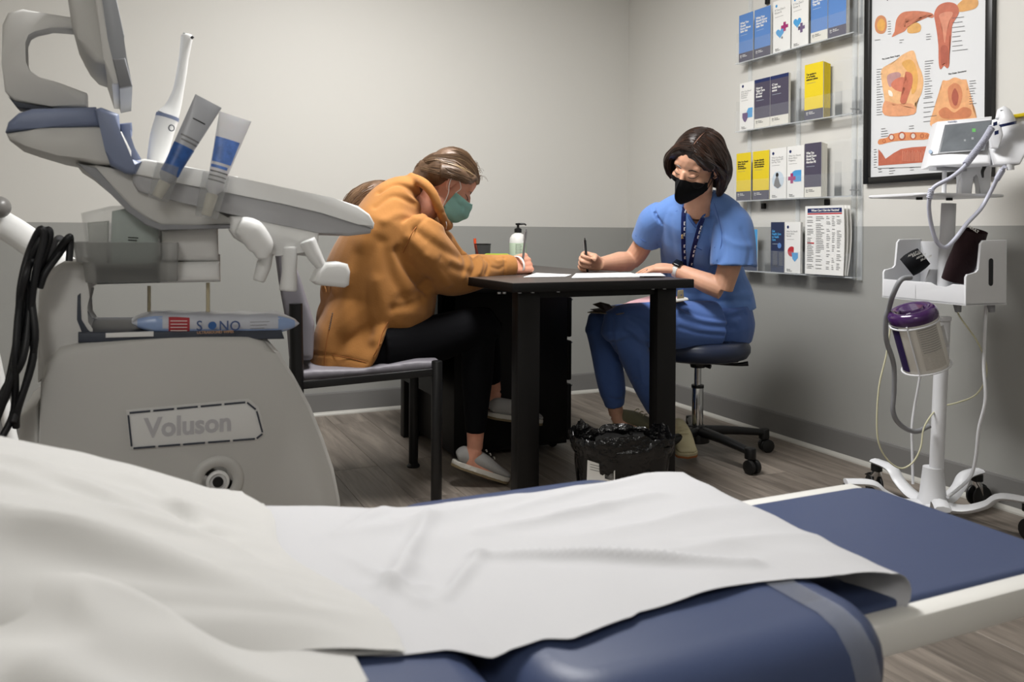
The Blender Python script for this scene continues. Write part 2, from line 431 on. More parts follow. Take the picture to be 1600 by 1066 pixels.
def paper_pt(u, v):
    x = 0.02+u*(0.945+0.022*v)
    y = near(x)+(far(x)-near(x))*v
    z = BH+0.003
    for a, b, h_, w_ in wr:
        d, t = sd(x, y, a, b); z += 2.0*h_*max(0, 1-d/(2.2*w_))**1.6*(0.4+0.6*sin(pi*min(max(t, 0.08), 0.92)))
    z += 0.003*(noise.noise(Vector((x*5, y*7, 0.3)))+1)+0.007*(0.35-abs(noise.noise(Vector((x*4.2+y*2, y*5.5-x*1.3, 4.3)))))+0.0035*(0.35-abs(noise.noise(Vector((x*9-y*4, y*8+x*3, 1.3)))))
    k_ = min(1, max(0, (x-0.24)/0.1)); z = BH+0.003+(z-BH-0.003)*k_+rise(x)
    # tent-like lift at the near edge
    e = max(0, 1-v/0.16)
    z += e*0.008*max(0, noise.noise(Vector((x*8.2, 1.7, 9))))
    # follow the cushion: fall over its rounded end and curl
    ov = x-0.90
    if ov > 0: z -= 1.6*ov*ov*(0.5+1.0*(1-v))
    if y > 1.375: z -= (y-1.375)*0.45
    if y < 0.775: z -= (0.775-y)**2*7
    return Vector((x, y, z))
def paper_curl(u, v):
    # rolled lip at the foot end
    p = paper_pt(1.0, v); r = 0.008+0.024*(1-v)**2; a = u*pi*0.95
    return p+Vector((r*sin(a)*1.25, 0, -r*(1-cos(a))))
mb = MB(); mb.grid(paper_pt, 150, 70)
V0 = mb.grid(paper_curl, 8, 70)
bmesh.ops.remove_doubles(mb.bm, verts=mb.bm.verts[:], dist=0.0004)
bmesh.ops.solidify(mb.bm, geom=mb.bm.faces[:], thickness=0.0006)
pp = mb.build('exam_paper', PAPER, None, 70)
tag(pp, 'crinkled white paper sheet covering the navy exam bed', 'paper')

# pillow in a loose white case
CASE = mat('white_pillowcase', 'bcbbb8', 0.8, bump=0.1, bscale=25, sheen=0.2)
def pil_edge_right(y):       # where the pillow ends towards the foot
    t = (y-0.85)/0.57
    return 0.27-0.10*t+0.02*sin(t*9)
PFOLD = [((0.26, 0.90), (-0.45, 1.02), 0.020, 0.024), ((0.15, 0.93), (-0.5, 1.12), 0.012, 0.02), ((0.16, 1.16), (-0.10, 1.40), 0.012, 0.018), ((0.12, 1.12), (-0.35, 1.30), 0.010, 0.02), ((0.2, 1.05), (-0.2, 1.18), 0.010, 0.015),
         ((0.2, 1.0), (-0.02, 1.36), -0.012, 0.02), ((0.10, 0.98), (-0.30, 1.06), -0.010, 0.02), ((0.0, 1.25), (-0.5, 1.38), -0.008, 0.02)]
def pillow_top(u, v):
    y = 0.845+v*0.59
    xr = pil_edge_right(max(y, 0.85)); x = -0.62+u*(xr+0.62)
    e = (xr-x)
    h = 0.118*(1-math.exp(-(max(e, 0)/0.29)**1.45))
    # round off far and near sides and left end
    h *= min(1, max(0, (1.437-y)/0.07))**0.35 if y > 1.367 else 1
    h *= min(1, max(0.0, (y-0.840)/0.11))**0.5 if y < 0.95 else 1
    h *= min(1, max(0, (x+0.62)/0.12))**0.5
    for a, b, hh, ww in PFOLD:
        d, t = sd(x, y, a, b); h += hh*math.exp(-(d/ww)**2)*min(1, e*8)*min(1, max(0, (1.43-y)/0.22))*sin(pi*min(max(t, 0.1), 0.9))
    h += (0.006*noise.noise(Vector((x*5, y*14, 2)))+0.013*(0.5-abs(noise.noise(Vector((x*3.2+y*1.5, y*17-x*2, 6)))))*min(1, max(0, (1.43-y)/0.2)))*min(1, e*10)
    return Vector((x, y, BH+0.010+max(h, 0)+rise(x)))
mb = MB(); mb.grid(pillow_top, 90, 80)
def pillow_bot(u, v):
    p = pillow_top(u, v); return Vector((p.x, p.y, BH+0.0075+rise(p.x)))
mb.grid(pillow_bot, 90, 80); bmesh.ops.remove_doubles(mb.bm, verts=mb.bm.verts[:], dist=0.0028)
pl = mb.build('pillow', CASE, None, 80)
tag(pl, 'white pillow in a loose creased case at the head of the exam bed', 'pillow')
# open hem flap of the case lying on the cushion
def gr(px, py, dh):
    q = G(px, py, BH+dh)
    for _ in range(5): q = G(px, py, BH+dh+rise(q.x))
    return q
tip = gr(575, 1057, 0.012)
def flap(u, v):
    x = tip.x-(tip.x+0.62)*u; k = min(1, (tip.x-x)/0.25)
    yo = tip.y-0.145*k**0.8; yi = 0.90
    y = yo+(yi-yo)*v
    z = BH+rise(x)+0.008+0.060*k*v**1.3+0.0075*sin(x*34+y*52+2*noise.noise(Vector((x*3, y*3, 1))))*k*(0.35+v*(1-v)*3)*0.8+0.030*(0.35-abs(noise.noise(Vector((x*8+y*10, y*6-x*4, 3)))))*k
    if y < 0.775: z -= (0.775-y)**2*9
    return Vector((x, y, z))
fo = MB().grid(flap, 110, 40, thick=0.0012).build('case_hem', CASE, pl, 80)

# ------------------------------------------------------------------ DESK
BLACK = mat('black_laminate', '0b0a0a', 0.5, spec=0.35); DTOP = mat('dark_brown_laminate', '3b3431', 0.38, bump=0.05, bscale=100, var=0.12, vscale=30, stretch=(1, 12, 1))
HT = 0.762
A = G(804, 443, HT); B = G(1081, 436, HT)
print('desk A,B', A, B)
dx0, dx1, dy0 = A.x, B.x, (A.y+B.y)/2
dy1 = dy0+1.30
desk = thing('desk', 'black two-legged writing desk with dark brown top between the two seated women', 'desk', ((dx0+dx1)/2, (dy0+dy1)/2, 0))
MB().box(((dx0+dx1)/2, (dy0+dy1)/2, HT-0.0005), (dx1-dx0-0.004, dy1-dy0-0.004, 0.001)).build('desk_surface', DTOP, desk)
MB().box(((dx0+dx1)/2, (dy0+dy1)/2, HT-0.0155), (dx1-dx0, dy1-dy0, 0.029), bevel=0.002).build('desktop', BLACK, desk)
l1 = P(821, 600, 2.93); l2 = P(1035, 600, 3.25)
for xx, yy in ((G(821, 450, HT-.03).x, dy0+0.055), (0, 0)):
    pass
LX1 = PY(821, 600, dy0+0.055).x; LX2 = PY(1035, 600, dy0+0.055).x
print('legs', LX1, LX2)
lw = 0.078
for xx in (LX1, LX2):
    for yy in (dy0+0.055, dy1-0.055):
        g_ = MB().box((xx, yy, (HT-0.03)/2), (lw, 0.05, HT-0.03), bevel=0.003)
        g_.build('leg', BLACK, desk)
MB().box(((LX1+LX2)/2, dy0+0.055, HT-0.042), (LX2-LX1, 0.02, 0.022)).build('rail', BLACK, desk)
SCREW = mat('screw_metal', 'a8a8a8', 0.3, 1.0)
for px_, py_ in ((780, 459), (788, 459), (812, 460), (832, 460), (872, 458), (1020, 455), (1038, 455)):
    q = PY(px_, py_, dy0+0.02); MB().cyl((q.x, dy0+0.02, HT-0.034), (q.x, dy0+0.02, HT-0.029), 0.006, seg=10).build('screw', SCREW, desk)
# drawer cabinet under the desk
cA = G(709, 722, 0); cL = G(663, 690, 0); cR = G(893, 701, 0)
print('cab', cA, cL, cR)
cx0, cx1, cy0, cy1 = cA.x, cR.x, cA.y, cA.y+0.62
cab = thing('drawer_cabinet', 'black three-drawer filing cabinet under the desk', 'cabinet', ((cx0+cx1)/2, (cy0+cy1)/2, 0))
MB().box(((cx0+cx1-0.02)/2, (cy0+cy1)/2, 0.35), (cx1-cx0-0.02, cy1-cy0, 0.65), bevel=0.003).build('body', BLACK, cab)
for zz, hh in ((0.56, 0.17), (0.375, 0.17), (0.155, 0.24)):
    d_ = MB().box((cx1-0.006, (cy0+cy1)/2, zz), (0.022, cy1-cy0-0.01, hh), bevel=0.006).build('drawer', BLACK, cab)
    MB().box((cx1+0.012, (cy0+cy1)/2, zz+hh/2-0.012), (0.022, cy1-cy0-0.06, 0.008), bevel=0.003).build('handle', SCREW, d_)
for sx_ in (cx0+0.06, cx1-0.06):
    for sy_ in (cy0+0.06, cy1-0.06):
        MB().cyl((sx_, sy_-0.012, 0.0215), (sx_, sy_+0.012, 0.0215), 0.021, seg=16).build('caster', BLACK, cab)
# modesty panel at the patient's side
mp_ = MB().box((dx0+0.02, dy1-0.30, 0.50), (0.018, 0.56, 0.46)).build('side_panel', BLACK, desk)
# ------------------------------------------------------------------ RIGHT WALL: brochure rack
ACR = mat('clear_acrylic', 'dfe4e6', 0.06, alpha=0.05, spec=0.9); ACE = mat('acrylic_edge', 'e9eef0', 0.15, alpha=0.28, spec=0.8)
XF = XW-0.055           # front face of the leaflets
def yz(px, py, X=None):
    q = PX(px, py, XF if X is None else X); return q.y, q.z
rack = thing('brochure_rack', 'clear acrylic wall rack with four rows of leaflet pockets', 'rack', (XW, 2.6, 0.76))
ytop = [yz(1152, 96)[1]]
ROWZ = [yz(1200, 86)[1], yz(1200, 197.5)[1], yz(1200, 311.3)[1], yz(1226, 426)[1]]
print('rows', ROWZ)
RY0 = yz(1149, 300)[0]; RY1 = yz(1334, 300)[0]
print('rack y', RY0, RY1)
zt = ROWZ[0]+0.34
for py_ in (1330,):
    pass
for yy in (RY1+0.012, RY1+0.045, (RY0+RY1)/2, RY0-0.04):
    MB().box((XW-0.006, yy, (zt+ROWZ[3])/2), (0.006, 0.022, zt-ROWZ[3]+0.03)).build('upright', ACE, rack, 0)
for z in ROWZ:
    yc = (RY0+RY1)/2; L_ = RY0-RY1
    MB().box((XW-0.012, yc, z+0.115), (0.003, L_, 0.235)).build('back_panel', ACR, rack, 0)
    MB().box((XW-0.037, yc, z-0.004), (0.048, L_, 0.003)).build('shelf', ACE, rack, 0)
    MB().box((XF-0.0045, yc, z+0.045), (0.002, L_, 0.098)).build('front_lip', ACR, rack, 0)
    MB().box((XF-0.0045, yc, z-0.0035), (0.004, L_, 0.005)).build('lip_edge', ACE, rack, 0)
    for k in range(8):
        yy = RY1+(RY0-RY1)*k/7
        MB().box((XW-0.034, yy, z+0.07), (0.038, 0.002, 0.145)).build('divider', ACR, rack, 0)
MB().box((XW-0.04, RY1+0.01, ROWZ[1]+0.015), (0.05, 0.004, 0.005)).build('clip', ACE, rack, 0)
MB().box((XW-0.04, RY1+0.01, ROWZ[2]+0.02), (0.05, 0.004, 0.005)).build('clip', ACE, rack, 0)
for px_, py_ in ((1192, 322), (1291, 316), (1198, 2)):
    q = PX(px_, py_, XW-0.012); MB().box((XW-0.008, q.y, q.z), (0.014, 0.022, 0.026), bevel=0.003).build('mounting_bracket', BLACK, rack, 0)
# leaflets
BLUE = 'leaf_blue'; LC = dict(blue='5b84c0', plum='4b4658', cream='dcd9cf', white='e6e5e1', yellow='e2c823', navy='26304f', slate='4c4a5a', red='b8323a', pink='9d2f6b', sky='4b9ad0', purple='5a3a6e', grey='777777', black='1c1c1c', dnavy='1f2c5c', pale='c5d2dc')
def LM(k): return mat('print_'+k, LC[k], 0.4, spec=0.4)
LX = (0, -1, 0)      # text direction on the right wall (viewed from the room, +x of the text runs towards -Y)
def leaflet(x0, x1, row, base, band, title, tcol, design=None, n=1, h=0.222, label='', w_h=0.0, tsize=0.0135, bandh=0.042, X=None, edge='white', topband=None):
    X = XF if X is None else X
    ya = yz(x0, 300, X)[0]; yb = yz(x1, 300, X)[0]; z0 = ROWZ[row]; ym = (ya+yb)/2; wd = ya-yb
    t = thing('leaflet', label, 'leaflet', (X, ym, z0), 'leaflets in the wall rack')
    MB().box((X+0.0016, ym, z0+h/2), (0.0028, wd, h)).build('sheet', LM(edge), t, 0)
    e = X-0.0002
    def rect(y0, y1, za, zb, m, d=0.0): return MB().poly([(e-d, ya-y0*wd, z0+za*h), (e-d, ya-y1*wd, z0+za*h), (e-d, ya-y1*wd, z0+zb*h), (e-d, ya-y0*wd, z0+zb*h)])
    rect(0, 1, 0, 1, None).build('cover', LM(base), t, 0)
    if band: rect(0, 1, 0, bandh/h, None, 0.0002).build('band', LM(band), t, 0)
    if topband: rect(0, 1, 0.93, 1, None, 0.0002).build('band', LM(topband), t, 0)
    if title:
        text_mesh(title, tsize, LM(tcol), (e-0.0005, ya-0.10*wd, z0+h*0.80), LX, (0, 0, 1), t, 'title', bold=0.0006 if base != 'white' else 0.0, spacing=0.95, sx=min(1.0, 0.80*wd/(0.55*tsize*max(len(s_) for s_ in title.split('\n')))))
    lc = 'white' if (band in ('plum', 'slate') ) else 'black'
    # publisher mark: small badge and two words
    bx = ya-0.16*wd; bz = z0+0.028
    if base == 'white': bz = z0+0.012; lc = 'black'
    else:
        MB().poly([(e-0.0006, bx+0.005, bz-0.008), (e-0.0006, bx-0.006, bz-0.008), (e-0.0006, bx-0.006, bz-0.0065), (e-0.0006, bx+0.0035, bz-0.0065), (e-0.0006, bx+0.0035, bz+0.006), (e-0.0006, bx+0.005, bz+0.006)]).build('logo', LM(lc), t, 0)
        mbx = MB(); mbx.tube([(e-0.0007, bx-0.001+0.004*cos(a_), bz+0.003*sin(a_)+0.001) for a_ in [k_*pi/4 for k_ in range(9)]], 0.0007, 4, 1).build('logo', LM(lc), t, 0)
    text_mesh('Planned\nParenthood', 0.0065, LM(lc), (e-0.0006, bx-0.010 if base != 'white' else bx+0.002, bz+0.001), LX, (0, 0, 1), t, 'logo_words', bold=0.0002)
    # the small line under the title
    if title:
        nl = title.count('\n')+1; zl = z0+h*0.80-nl*tsize*0.95-0.002
        MB().poly([(e-0.0005, ya-0.12*wd, zl), (e-0.0005, ya-0.6*wd, zl), (e-0.0005, ya-0.6*wd, zl+0.0012), (e-0.0005, ya-0.12*wd, zl+0.0012)]).build('subtitle_line', LM('pale' if base not in ('white', 'yellow') else 'grey'), t, 0)
    if design: design(t, ya, wd, z0, h, e)
    for k in range(1, n):
        c = thing('leaflet', {6: 'yellow leaflet behind the front one of the thick lone yellow stack', 5: 'dark plum leaflet behind the front one of the thick third-row stack', 3: 'blue leaflet behind the last one of the top row'}.get(n, 'hidden leaflet behind the '+label), 'leaflet', (X+0.0072*k, ym, z0), 'leaflets behind the '+label)
        MB().box((X+0.0018+0.0072*k, ym, z0+h/2-0.0008*k), (0.0062, wd, h-0.0016*k), bevel=0.001).build('sheet', LM('cream' if base == 'plum' else ('yellow' if base == 'yellow' else edge)), c, 0)
        MB().box((X+0.0018+0.0072*k, ym, z0+0.021), (0.003, wd+0.0006, 0.041)).build('band', LM('slate' if base == 'yellow' else 'cream'), c, 0)
    return t
def shape(t, ya, wd, z0, h, e, pts, col, d=0.0006):
    MB().poly([(e-d, ya-u*wd, z0+v*h) for u, v in pts]).build('printed_shape', LM(col), t, 0)
def circ(cx, cy, rx, ry, a0=0, a1=360, n=20): return [(cx+rx*cos(radians(a0+(a1-a0)*k/n)), cy+ry*sin(radians(a0+(a1-a0)*k/n))) for k in range(n+(0 if a1-a0 == 360 else 1))]
def cross(cx, cy, r, w_): 
    ry = r*0.44; wy = w_*0.44
    return [(cx-w_, cy-ry), (cx+w_, cy-ry), (cx+w_, cy-wy), (cx+r, cy-wy), (cx+r, cy+wy), (cx+w_, cy+wy), (cx+w_, cy+ry), (cx-w_, cy+ry), (cx-w_, cy+wy), (cx-r, cy+wy), (cx-r, cy-wy), (cx-w_, cy-wy)]
def heart(cx, cy, r): return [(cx+r*1.0*sin(a)**3, cy+r*0.44*(0.81*cos(a)-0.31*cos(2*a)-0.12*cos(3*a)-0.06*cos(4*a))) for a in [2*pi*k/24 for k in range(24)]]
def d_heartcross(cc, hx, hy, cx, cy):
    def f(t, ya, wd, z0, h, e):
        shape(t, ya, wd, z0, h, e, heart(hx, hy, 0.24), 'sky'); shape(t, ya, wd, z0, h, e, cross(cx, cy, 0.2, 0.07), cc, 0.0009)
        shape(t, ya, wd, z0, h, e, circ(hx+0.12, hy-0.1, 0.05, 0.022), 'grey', 0.0009)
        shape(t, ya, wd, z0, h, e, circ(0.2, 0.9, 0.06, 0.028), 'sky')
    return f
def d_shield(t, ya, wd, z0, h, e):
    shape(t, ya, wd, z0, h, e, [(0.55, 0.25), (0.9, 0.25), (0.92, 0.45), (0.62, 0.45), (0.5, 0.38)], 'sky')
    shape(t, ya, wd, z0, h, e, [(0.2, 0.36), (0.58, 0.36), (0.58, 0.26), (0.5, 0.2), (0.4, 0.16), (0.28, 0.2), (0.2, 0.26)], 'purple', 0.0009)
    shape(t, ya, wd, z0, h, e, circ(0.22, 0.93, 0.07, 0.03), 'dnavy')
def d_pregn(t, ya, wd, z0, h, e):
    shape(t, ya, wd, z0, h, e, circ(0.55, 0.42, 0.3, 0.11, 90, 270)+[(0.85, 0.31), (0.85, 0.53)], 'sky')
    shape(t, ya, wd, z0, h, e, cross(0.3, 0.38, 0.22, 0.08), 'pink', 0.0009); shape(t, ya, wd, z0, h, e, circ(0.2, 0.9, 0.07, 0.03), 'dnavy')
def d_photo(t, ya, wd, z0, h, e):
    shape(t, ya, wd, z0, h, e, circ(0.5, 0.37, 0.36, 0.17), 'pale'); shape(t, ya, wd, z0, h, e, circ(0.45, 0.47, 0.09, 0.045), 'black', 0.0008)
    shape(t, ya, wd, z0, h, e, [(0.4, 0.44), (0.5, 0.44), (0.62, 0.3), (0.7, 0.25), (0.5, 0.2), (0.25, 0.26), (0.3, 0.36)], 'grey', 0.0009)
    shape(t, ya, wd, z0, h, e, circ(0.2, 0.9, 0.07, 0.03), 'dnavy')
def d_fib(t, ya, wd, z0, h, e):
    shape(t, ya, wd, z0, h, e, circ(0.45, 0.42, 0.26, 0.1, 60, 300), 'red'); shape(t, ya, wd, z0, h, e, [(0.45, 0.4), (0.85, 0.4), (0.85, 0.3), (0.65, 0.22), (0.5, 0.28)], 'sky', 0.0009)
    shape(t, ya, wd, z0, h, e, circ(0.2, 0.9, 0.07, 0.03), 'dnavy')
def d_navy(t, ya, wd, z0, h, e):
    shape(t, ya, wd, z0, h, e, circ(0.65, 0.53, 0.14, 0.055), 'blue')
    for k in range(12):
        z_ = 0.14+k*0.024; shape(t, ya, wd, z0, h, e, [(0.15, z_), (0.5, z_), (0.5, z_+0.008), (0.15, z_+0.008)], 'grey'); 
        if k < 11: shape(t, ya, wd, z0, h, e, [(0.62, z_), (0.92, z_), (0.92, z_+0.008), (0.62, z_+0.008)], 'grey')
leaflet(1153, 1175, 0, 'blue', 'plum', 'What You\nShould\nKnow About\nSafer Sex', 'white', label='blue leaflet at the left end of the top rack row')
leaflet(1177, 1202, 0, 'blue', 'plum', 'What You\nShould Know\nAbout HIV &\nSafer Sex', 'white', label='second blue leaflet in the top rack row, with dark spine', n=2)
leaflet(1206, 1233, 0, 'white', None, "If You Don't\nKnow It", 'grey', d_heartcross('pink', 0.42, 0.36, 0.68, 0.46), label='white leaflet with blue heart and magenta cross', h=0.23)
leaflet(1235, 1261, 0, 'white', None, "If You Don't\nKnow It", 'grey', d_heartcross('purple', 0.35, 0.46, 0.6, 0.34), label='white leaflet with blue heart and dark purple cross', h=0.23)
leaflet(1265, 1291, 0, 'blue', 'cream', 'What You\nShould\nKnow About\nThe Pill', 'white', label='blue leaflet with a cream band at its foot', h=0.24)
leaflet(1292, 1320, 0, 'blue', 'plum', 'What You\nShould Know', 'white', label='blue leaflet at the right end of the top rack row', h=0.25, n=3)
leaflet(1155, 1177, 1, 'white', None, 'What You Should\nKnow About\nMethods of\nProtection', 'grey', d_shield, label='white leaflet with a purple shield', tsize=0.010)
leaflet(1178, 1202, 1, 'plum', 'cream', 'How to\nTake Care\nof Your\nBreasts', 'white', topband='dnavy', label='dark plum leaflet second in the middle rack row')
leaflet(1202.5, 1231, 1, 'plum', 'cream', 'Cómo\ncuidar los\nsenos', 'white', topband='dnavy', label='dark plum leaflet beside the empty middle-row pocket', n=2)
leaflet(1256, 1285, 1, 'yellow', 'slate', 'Tus opciones\nde métodos\nanticonceptivos', 'black', n=6, label='thick stack of yellow leaflets standing alone in the second row', tsize=0.0115, h=0.235)
leaflet(1150.5, 1173, 2, 'yellow', 'slate', 'What You Should\nKnow About\nEmergency\nContraception', 'black', tsize=0.0105, label='yellow leaflet at the left end of the third row')
leaflet(1176, 1201.5, 2, 'yellow', 'slate', 'Lo que debería\nsaber sobre los\nanticonceptivos\nde emergencia', 'black', tsize=0.0105, label='second yellow leaflet in the third row', n=2)
leaflet(1203, 1228.5, 2, 'white', None, 'What You Should\nKnow About HPV\nand Pap Tests', 'grey', d_photo, tsize=0.0105, label='white leaflet with an oval photo', h=0.225)
leaflet(1229.5, 1256, 2, 'white', None, 'What You Should\nKnow About\nPregnancy', 'grey', d_pregn, tsize=0.0105, label='white leaflet with magenta cross and blue half circle', h=0.225)
leaflet(1257, 1283, 2, 'plum', 'cream', 'What You\nShould Know\nAbout The\nAbortion Pill', 'white', n=5, label='thick stack of dark plum leaflets at the right of the third row', h=0.228)
leaflet(1160, 1184, 3, 'sky', 'navy', None, 'white', label='blue leaflet half hidden behind the shoulder of the woman in scrubs', h=0.19)
leaflet(1205, 1226, 3, 'navy', None, 'Get\nHealth Care\nto Health\nCare', 'sky', d_navy, label='dark navy leaflet covered in small text')
leaflet(1227, 1251.5, 3, 'white', None, 'What You Should\nKnow About\nFibroids', 'grey', d_fib, tsize=0.0105, label='white leaflet with red and blue teardrops', n=2)
# large information sheets
def sheet(k):
    X = XF-0.012+0.010*k; d = 0.012*k
    ya, yb = yz(1259, 300, X)[0]-d*0.9, yz(1319, 300, X)[0]-d*0.9; z0 = ROWZ[3]+0.002; h = 0.285
    lb = 'front chart sheet with a navy heading and rows of fine print' if k == 0 else ('middle' if k == 1 else 'rearmost')+' white sheet fanned behind the front chart sheet'
    t = thing('information_sheet', lb, 'paper', (X, (ya+yb)/2, z0), 'chart sheets in the bottom rack row')
    def f(u, v): return Vector((X+0.010*sin(v*pi)*(0.5+k*0.5)*u+0.006*k*v, ya+(yb-ya)*u, z0+h*v))
    MB().grid(f, 8, 8, thick=0.0015).build('sheet', LM('white'), t, 60)
    if k == 0:
        def R_(u0, u1, v0, v1, c, d_=0.001):
            MB().poly([f(u, v)-Vector((d_, 0, 0)) for u, v in ((u0, v0), (u1, v0), (u1, v1), (u0, v1))]).build('printed_block', LM(c), t, 0)
        q0 = f(0, 1); wd = ya-yb
        R_(0.06, 0.95, 0.90, 0.965, 'dnavy', 0.0016); R_(0.06, 0.95, 0.875, 0.895, 'red', 0.0016); R_(0.06, 0.24, 0.445, 0.465, 'red', 0.0022)
        text_mesh('When Can I Get the Vaccine?', 0.0125, LM('white'), (f(0.5, 0.93).x-0.0035, ya-wd*0.17, z0+h*0.920), LX, (0, 0, 1), t, 'heading', bold=0.0004)
        rs = random.Random(3)
        mb = MB()
        for i in range(30):
            v = 0.84-i*0.026
            for c0, c1 in ((0.06, 0.24), (0.29, 0.52), (0.56, 0.66), (0.70, 0.78), (0.82, 0.94)):
                if rs.random() < 0.75:
                    e = c0+(c1-c0)*rs.uniform(0.5, 1)
                    mb.poly([f(u, vv)-Vector((0.0034, 0, 0)) for u, vv in ((c0, v), (e, v), (e, v+0.006), (c0, v+0.006))])
        o = mb.build('fine_print', LM('grey'), t, 0); o['kind'] = 'stuff'
for k in range(3): sheet(k)

# ------------------------------------------------------------------ framed anatomy chart
PXP = XW-0.022
fy0 = yz(1349, 200, PXP)[0]; fy1 = yz(1549, 200, PXP)[0]; fz0 = yz(1349, 288, PXP)[1]; fz1 = fz0+0.86
print('frame w', fy0-fy1, fz0)
ch = thing('framed_chart', 'black framed chart of female anatomy on the right wall', 'picture', (XW, (fy0+fy1)/2, fz0))
FRM = mat('black_frame', '0f0f0f', 0.35)
fw_ = 0.026; ymid = (fy0+fy1)/2
for yy, zz, sy, sz in ((fy0-fw_/2, (fz0+fz1)/2, fw_, fz1-fz0), (fy1+fw_/2, (fz0+fz1)/2, fw_, fz1-fz0), (ymid, fz0+fw_/2, fy0-fy1-2*fw_, fw_), (ymid, fz1-fw_/2, fy0-fy1-2*fw_, fw_)):
    MB().box((XW-0.012, yy, zz), (0.022, sy, sz), bevel=0.002).build('frame_bar', FRM, ch, 30)
MB().box((XW-0.006, ymid, (fz0+fz1)/2), (0.006, fy0-fy1-2*fw_+0.004, fz1-fz0-2*fw_+0.004)).build('chart_sheet', mat('print_chart', 'd9dadb', 0.3), ch, 0)
XC = XW-0.0095
def cp(X_, Y_, d=0.0): return PX(1340+X_/3.553, Y_/3.553, XC-d)
def cshape(pts, col, d=0.0003, sm=4, name='printed_figure'):
    pts = [cp(a, b, d) for a, b in pts]
    if sm:
        q = []; n = len(pts)
        for i in range(n):
            p0, p1, p2, p3 = pts[i-1], pts[i], pts[(i+1) % n], pts[(i+2) % n]
            for k in range(sm):
                t = k/sm; q.append(0.5*((2*p1)+(p2-p0)*t+(2*p0-5*p1+4*p2-p3)*t*t+(3*p1-p0-3*p2+p3)*t**3))
        pts = q
    mb = MB(); mb.poly(pts); bmesh.ops.triangulate(mb.bm, faces=mb.bm.faces[:]); mb.build(name, mat('ink_'+col, col, 0.4, var=0.10, vscale=45), ch, 0)
def cline(pts, r, col, d=0.001):
    MB().tube([cp(a, b, d) for a, b in pts], r, 5, 4, up=(1, 0, 0), r2=r).build('printed_line', mat('ink_'+col, col, 0.5), ch, 0)
SK, SK2, RD, RD2, YL, DK = 'e0ab78', 'd08f63', 'b9654f', 'a04f3e', 'd9b26a', '6d4a3a'
text_mesh('The Female Reproductive System', 0.030, mat('ink_black', '151515', 0.4), cp(155, 6, 0.0005), LX, (0, 0, 1), ch, 'title', bold=0.0008)
cshape([(95, 140), (105, 100), (130, 85), (155, 100), (162, 145), (150, 180), (125, 188), (103, 175)], 'c98a62'); cshape([(108, 140), (118, 112), (133, 104), (150, 118), (152, 150), (138, 172), (115, 165)], 'dba557', 0.0006)
# uterus with tubes
cshape([(190, 205), (205, 175), (215, 110), (245, 72), (290, 62), (350, 62), (415, 75), (415, 100), (350, 85), (290, 88), (260, 110), (250, 150), (275, 148), (262, 172), (225, 190)], 'c47a5e')
cshape([(275, 160), (290, 135), (330, 125), (352, 145), (345, 175), (310, 185), (280, 182)], 'd3a262')
cshape([(545, 45), (570, 10), (640, -30), (670, 10), (655, 45), (600, 62), (560, 65)], 'cf9a5c')
cshape([(425, 75), (450, 30), (500, 12), (548, 25), (562, 70), (530, 130), (512, 190), (508, 250), (510, 350), (498, 380), (480, 365), (460, 385), (450, 350), (448, 250), (440, 180), (430, 120)], 'bb6b54', 0.0006)
cshape([(452, 84), (490, 66), (530, 72), (508, 120), (494, 180), (484, 240), (473, 180), (464, 125)], 'cf8a70', 0.0009)
cshape([(462, 262), (500, 262), (498, 360), (480, 350), (464, 360)], 'a85b49', 0.0009)
# side section
cshape([(133, 385), (200, 350), (240, 310), (300, 280), (320, 300), (330, 350), (355, 400), (365, 460), (350, 530), (318, 575), (312, 635), (150, 640), (150, 560), (138, 480)], 'e3b281')
cshape([(165, 420), (220, 400), (240, 420), (200, 470), (175, 480)], 'b58c8a', 0.0006); cshape([(185, 470), (210, 440), (250, 428), (285, 450), (290, 490), (255, 510), (210, 500)], 'c9775f', 0.0008)
cshape([(245, 350), (290, 330), (320, 360), (335, 430), (325, 500), (300, 520), (300, 440), (270, 390)], 'd9a45c', 0.0007); cshape([(265, 400), (300, 410), (305, 460), (285, 520), (262, 580), (235, 560), (262, 500), (280, 450)], 'c27058', 0.0009)
cshape([(170, 500), (190, 510), (195, 535), (175, 530)], 'efe6da', 0.0009, 2); cshape([(150, 560), (200, 585), (300, 575), (312, 635), (150, 640)], 'd99a72', 0.0009)
# front view drawing kept plain
cshape([(415, 710), (425, 600), (460, 520), (470, 450), (500, 448), (540, 430), (585, 445), (605, 445), (610, 520), (650, 600), (668, 700), (668, 668), (640, 680)], 'e0a777'); cshape([(500, 500), (520, 470), (545, 462), (570, 480), (582, 530), (565, 590), (540, 605), (512, 580)], 'cc855f', 0.0006); cshape([(522, 530), (540, 490), (560, 530), (552, 580), (538, 585), (528, 570)], 'a85a48', 0.0009)
cshape([(450, 620), (490, 595), (535, 625), (585, 595), (630, 610), (620, 650), (540, 660), (470, 655)], 'c57d58', 0.0007)
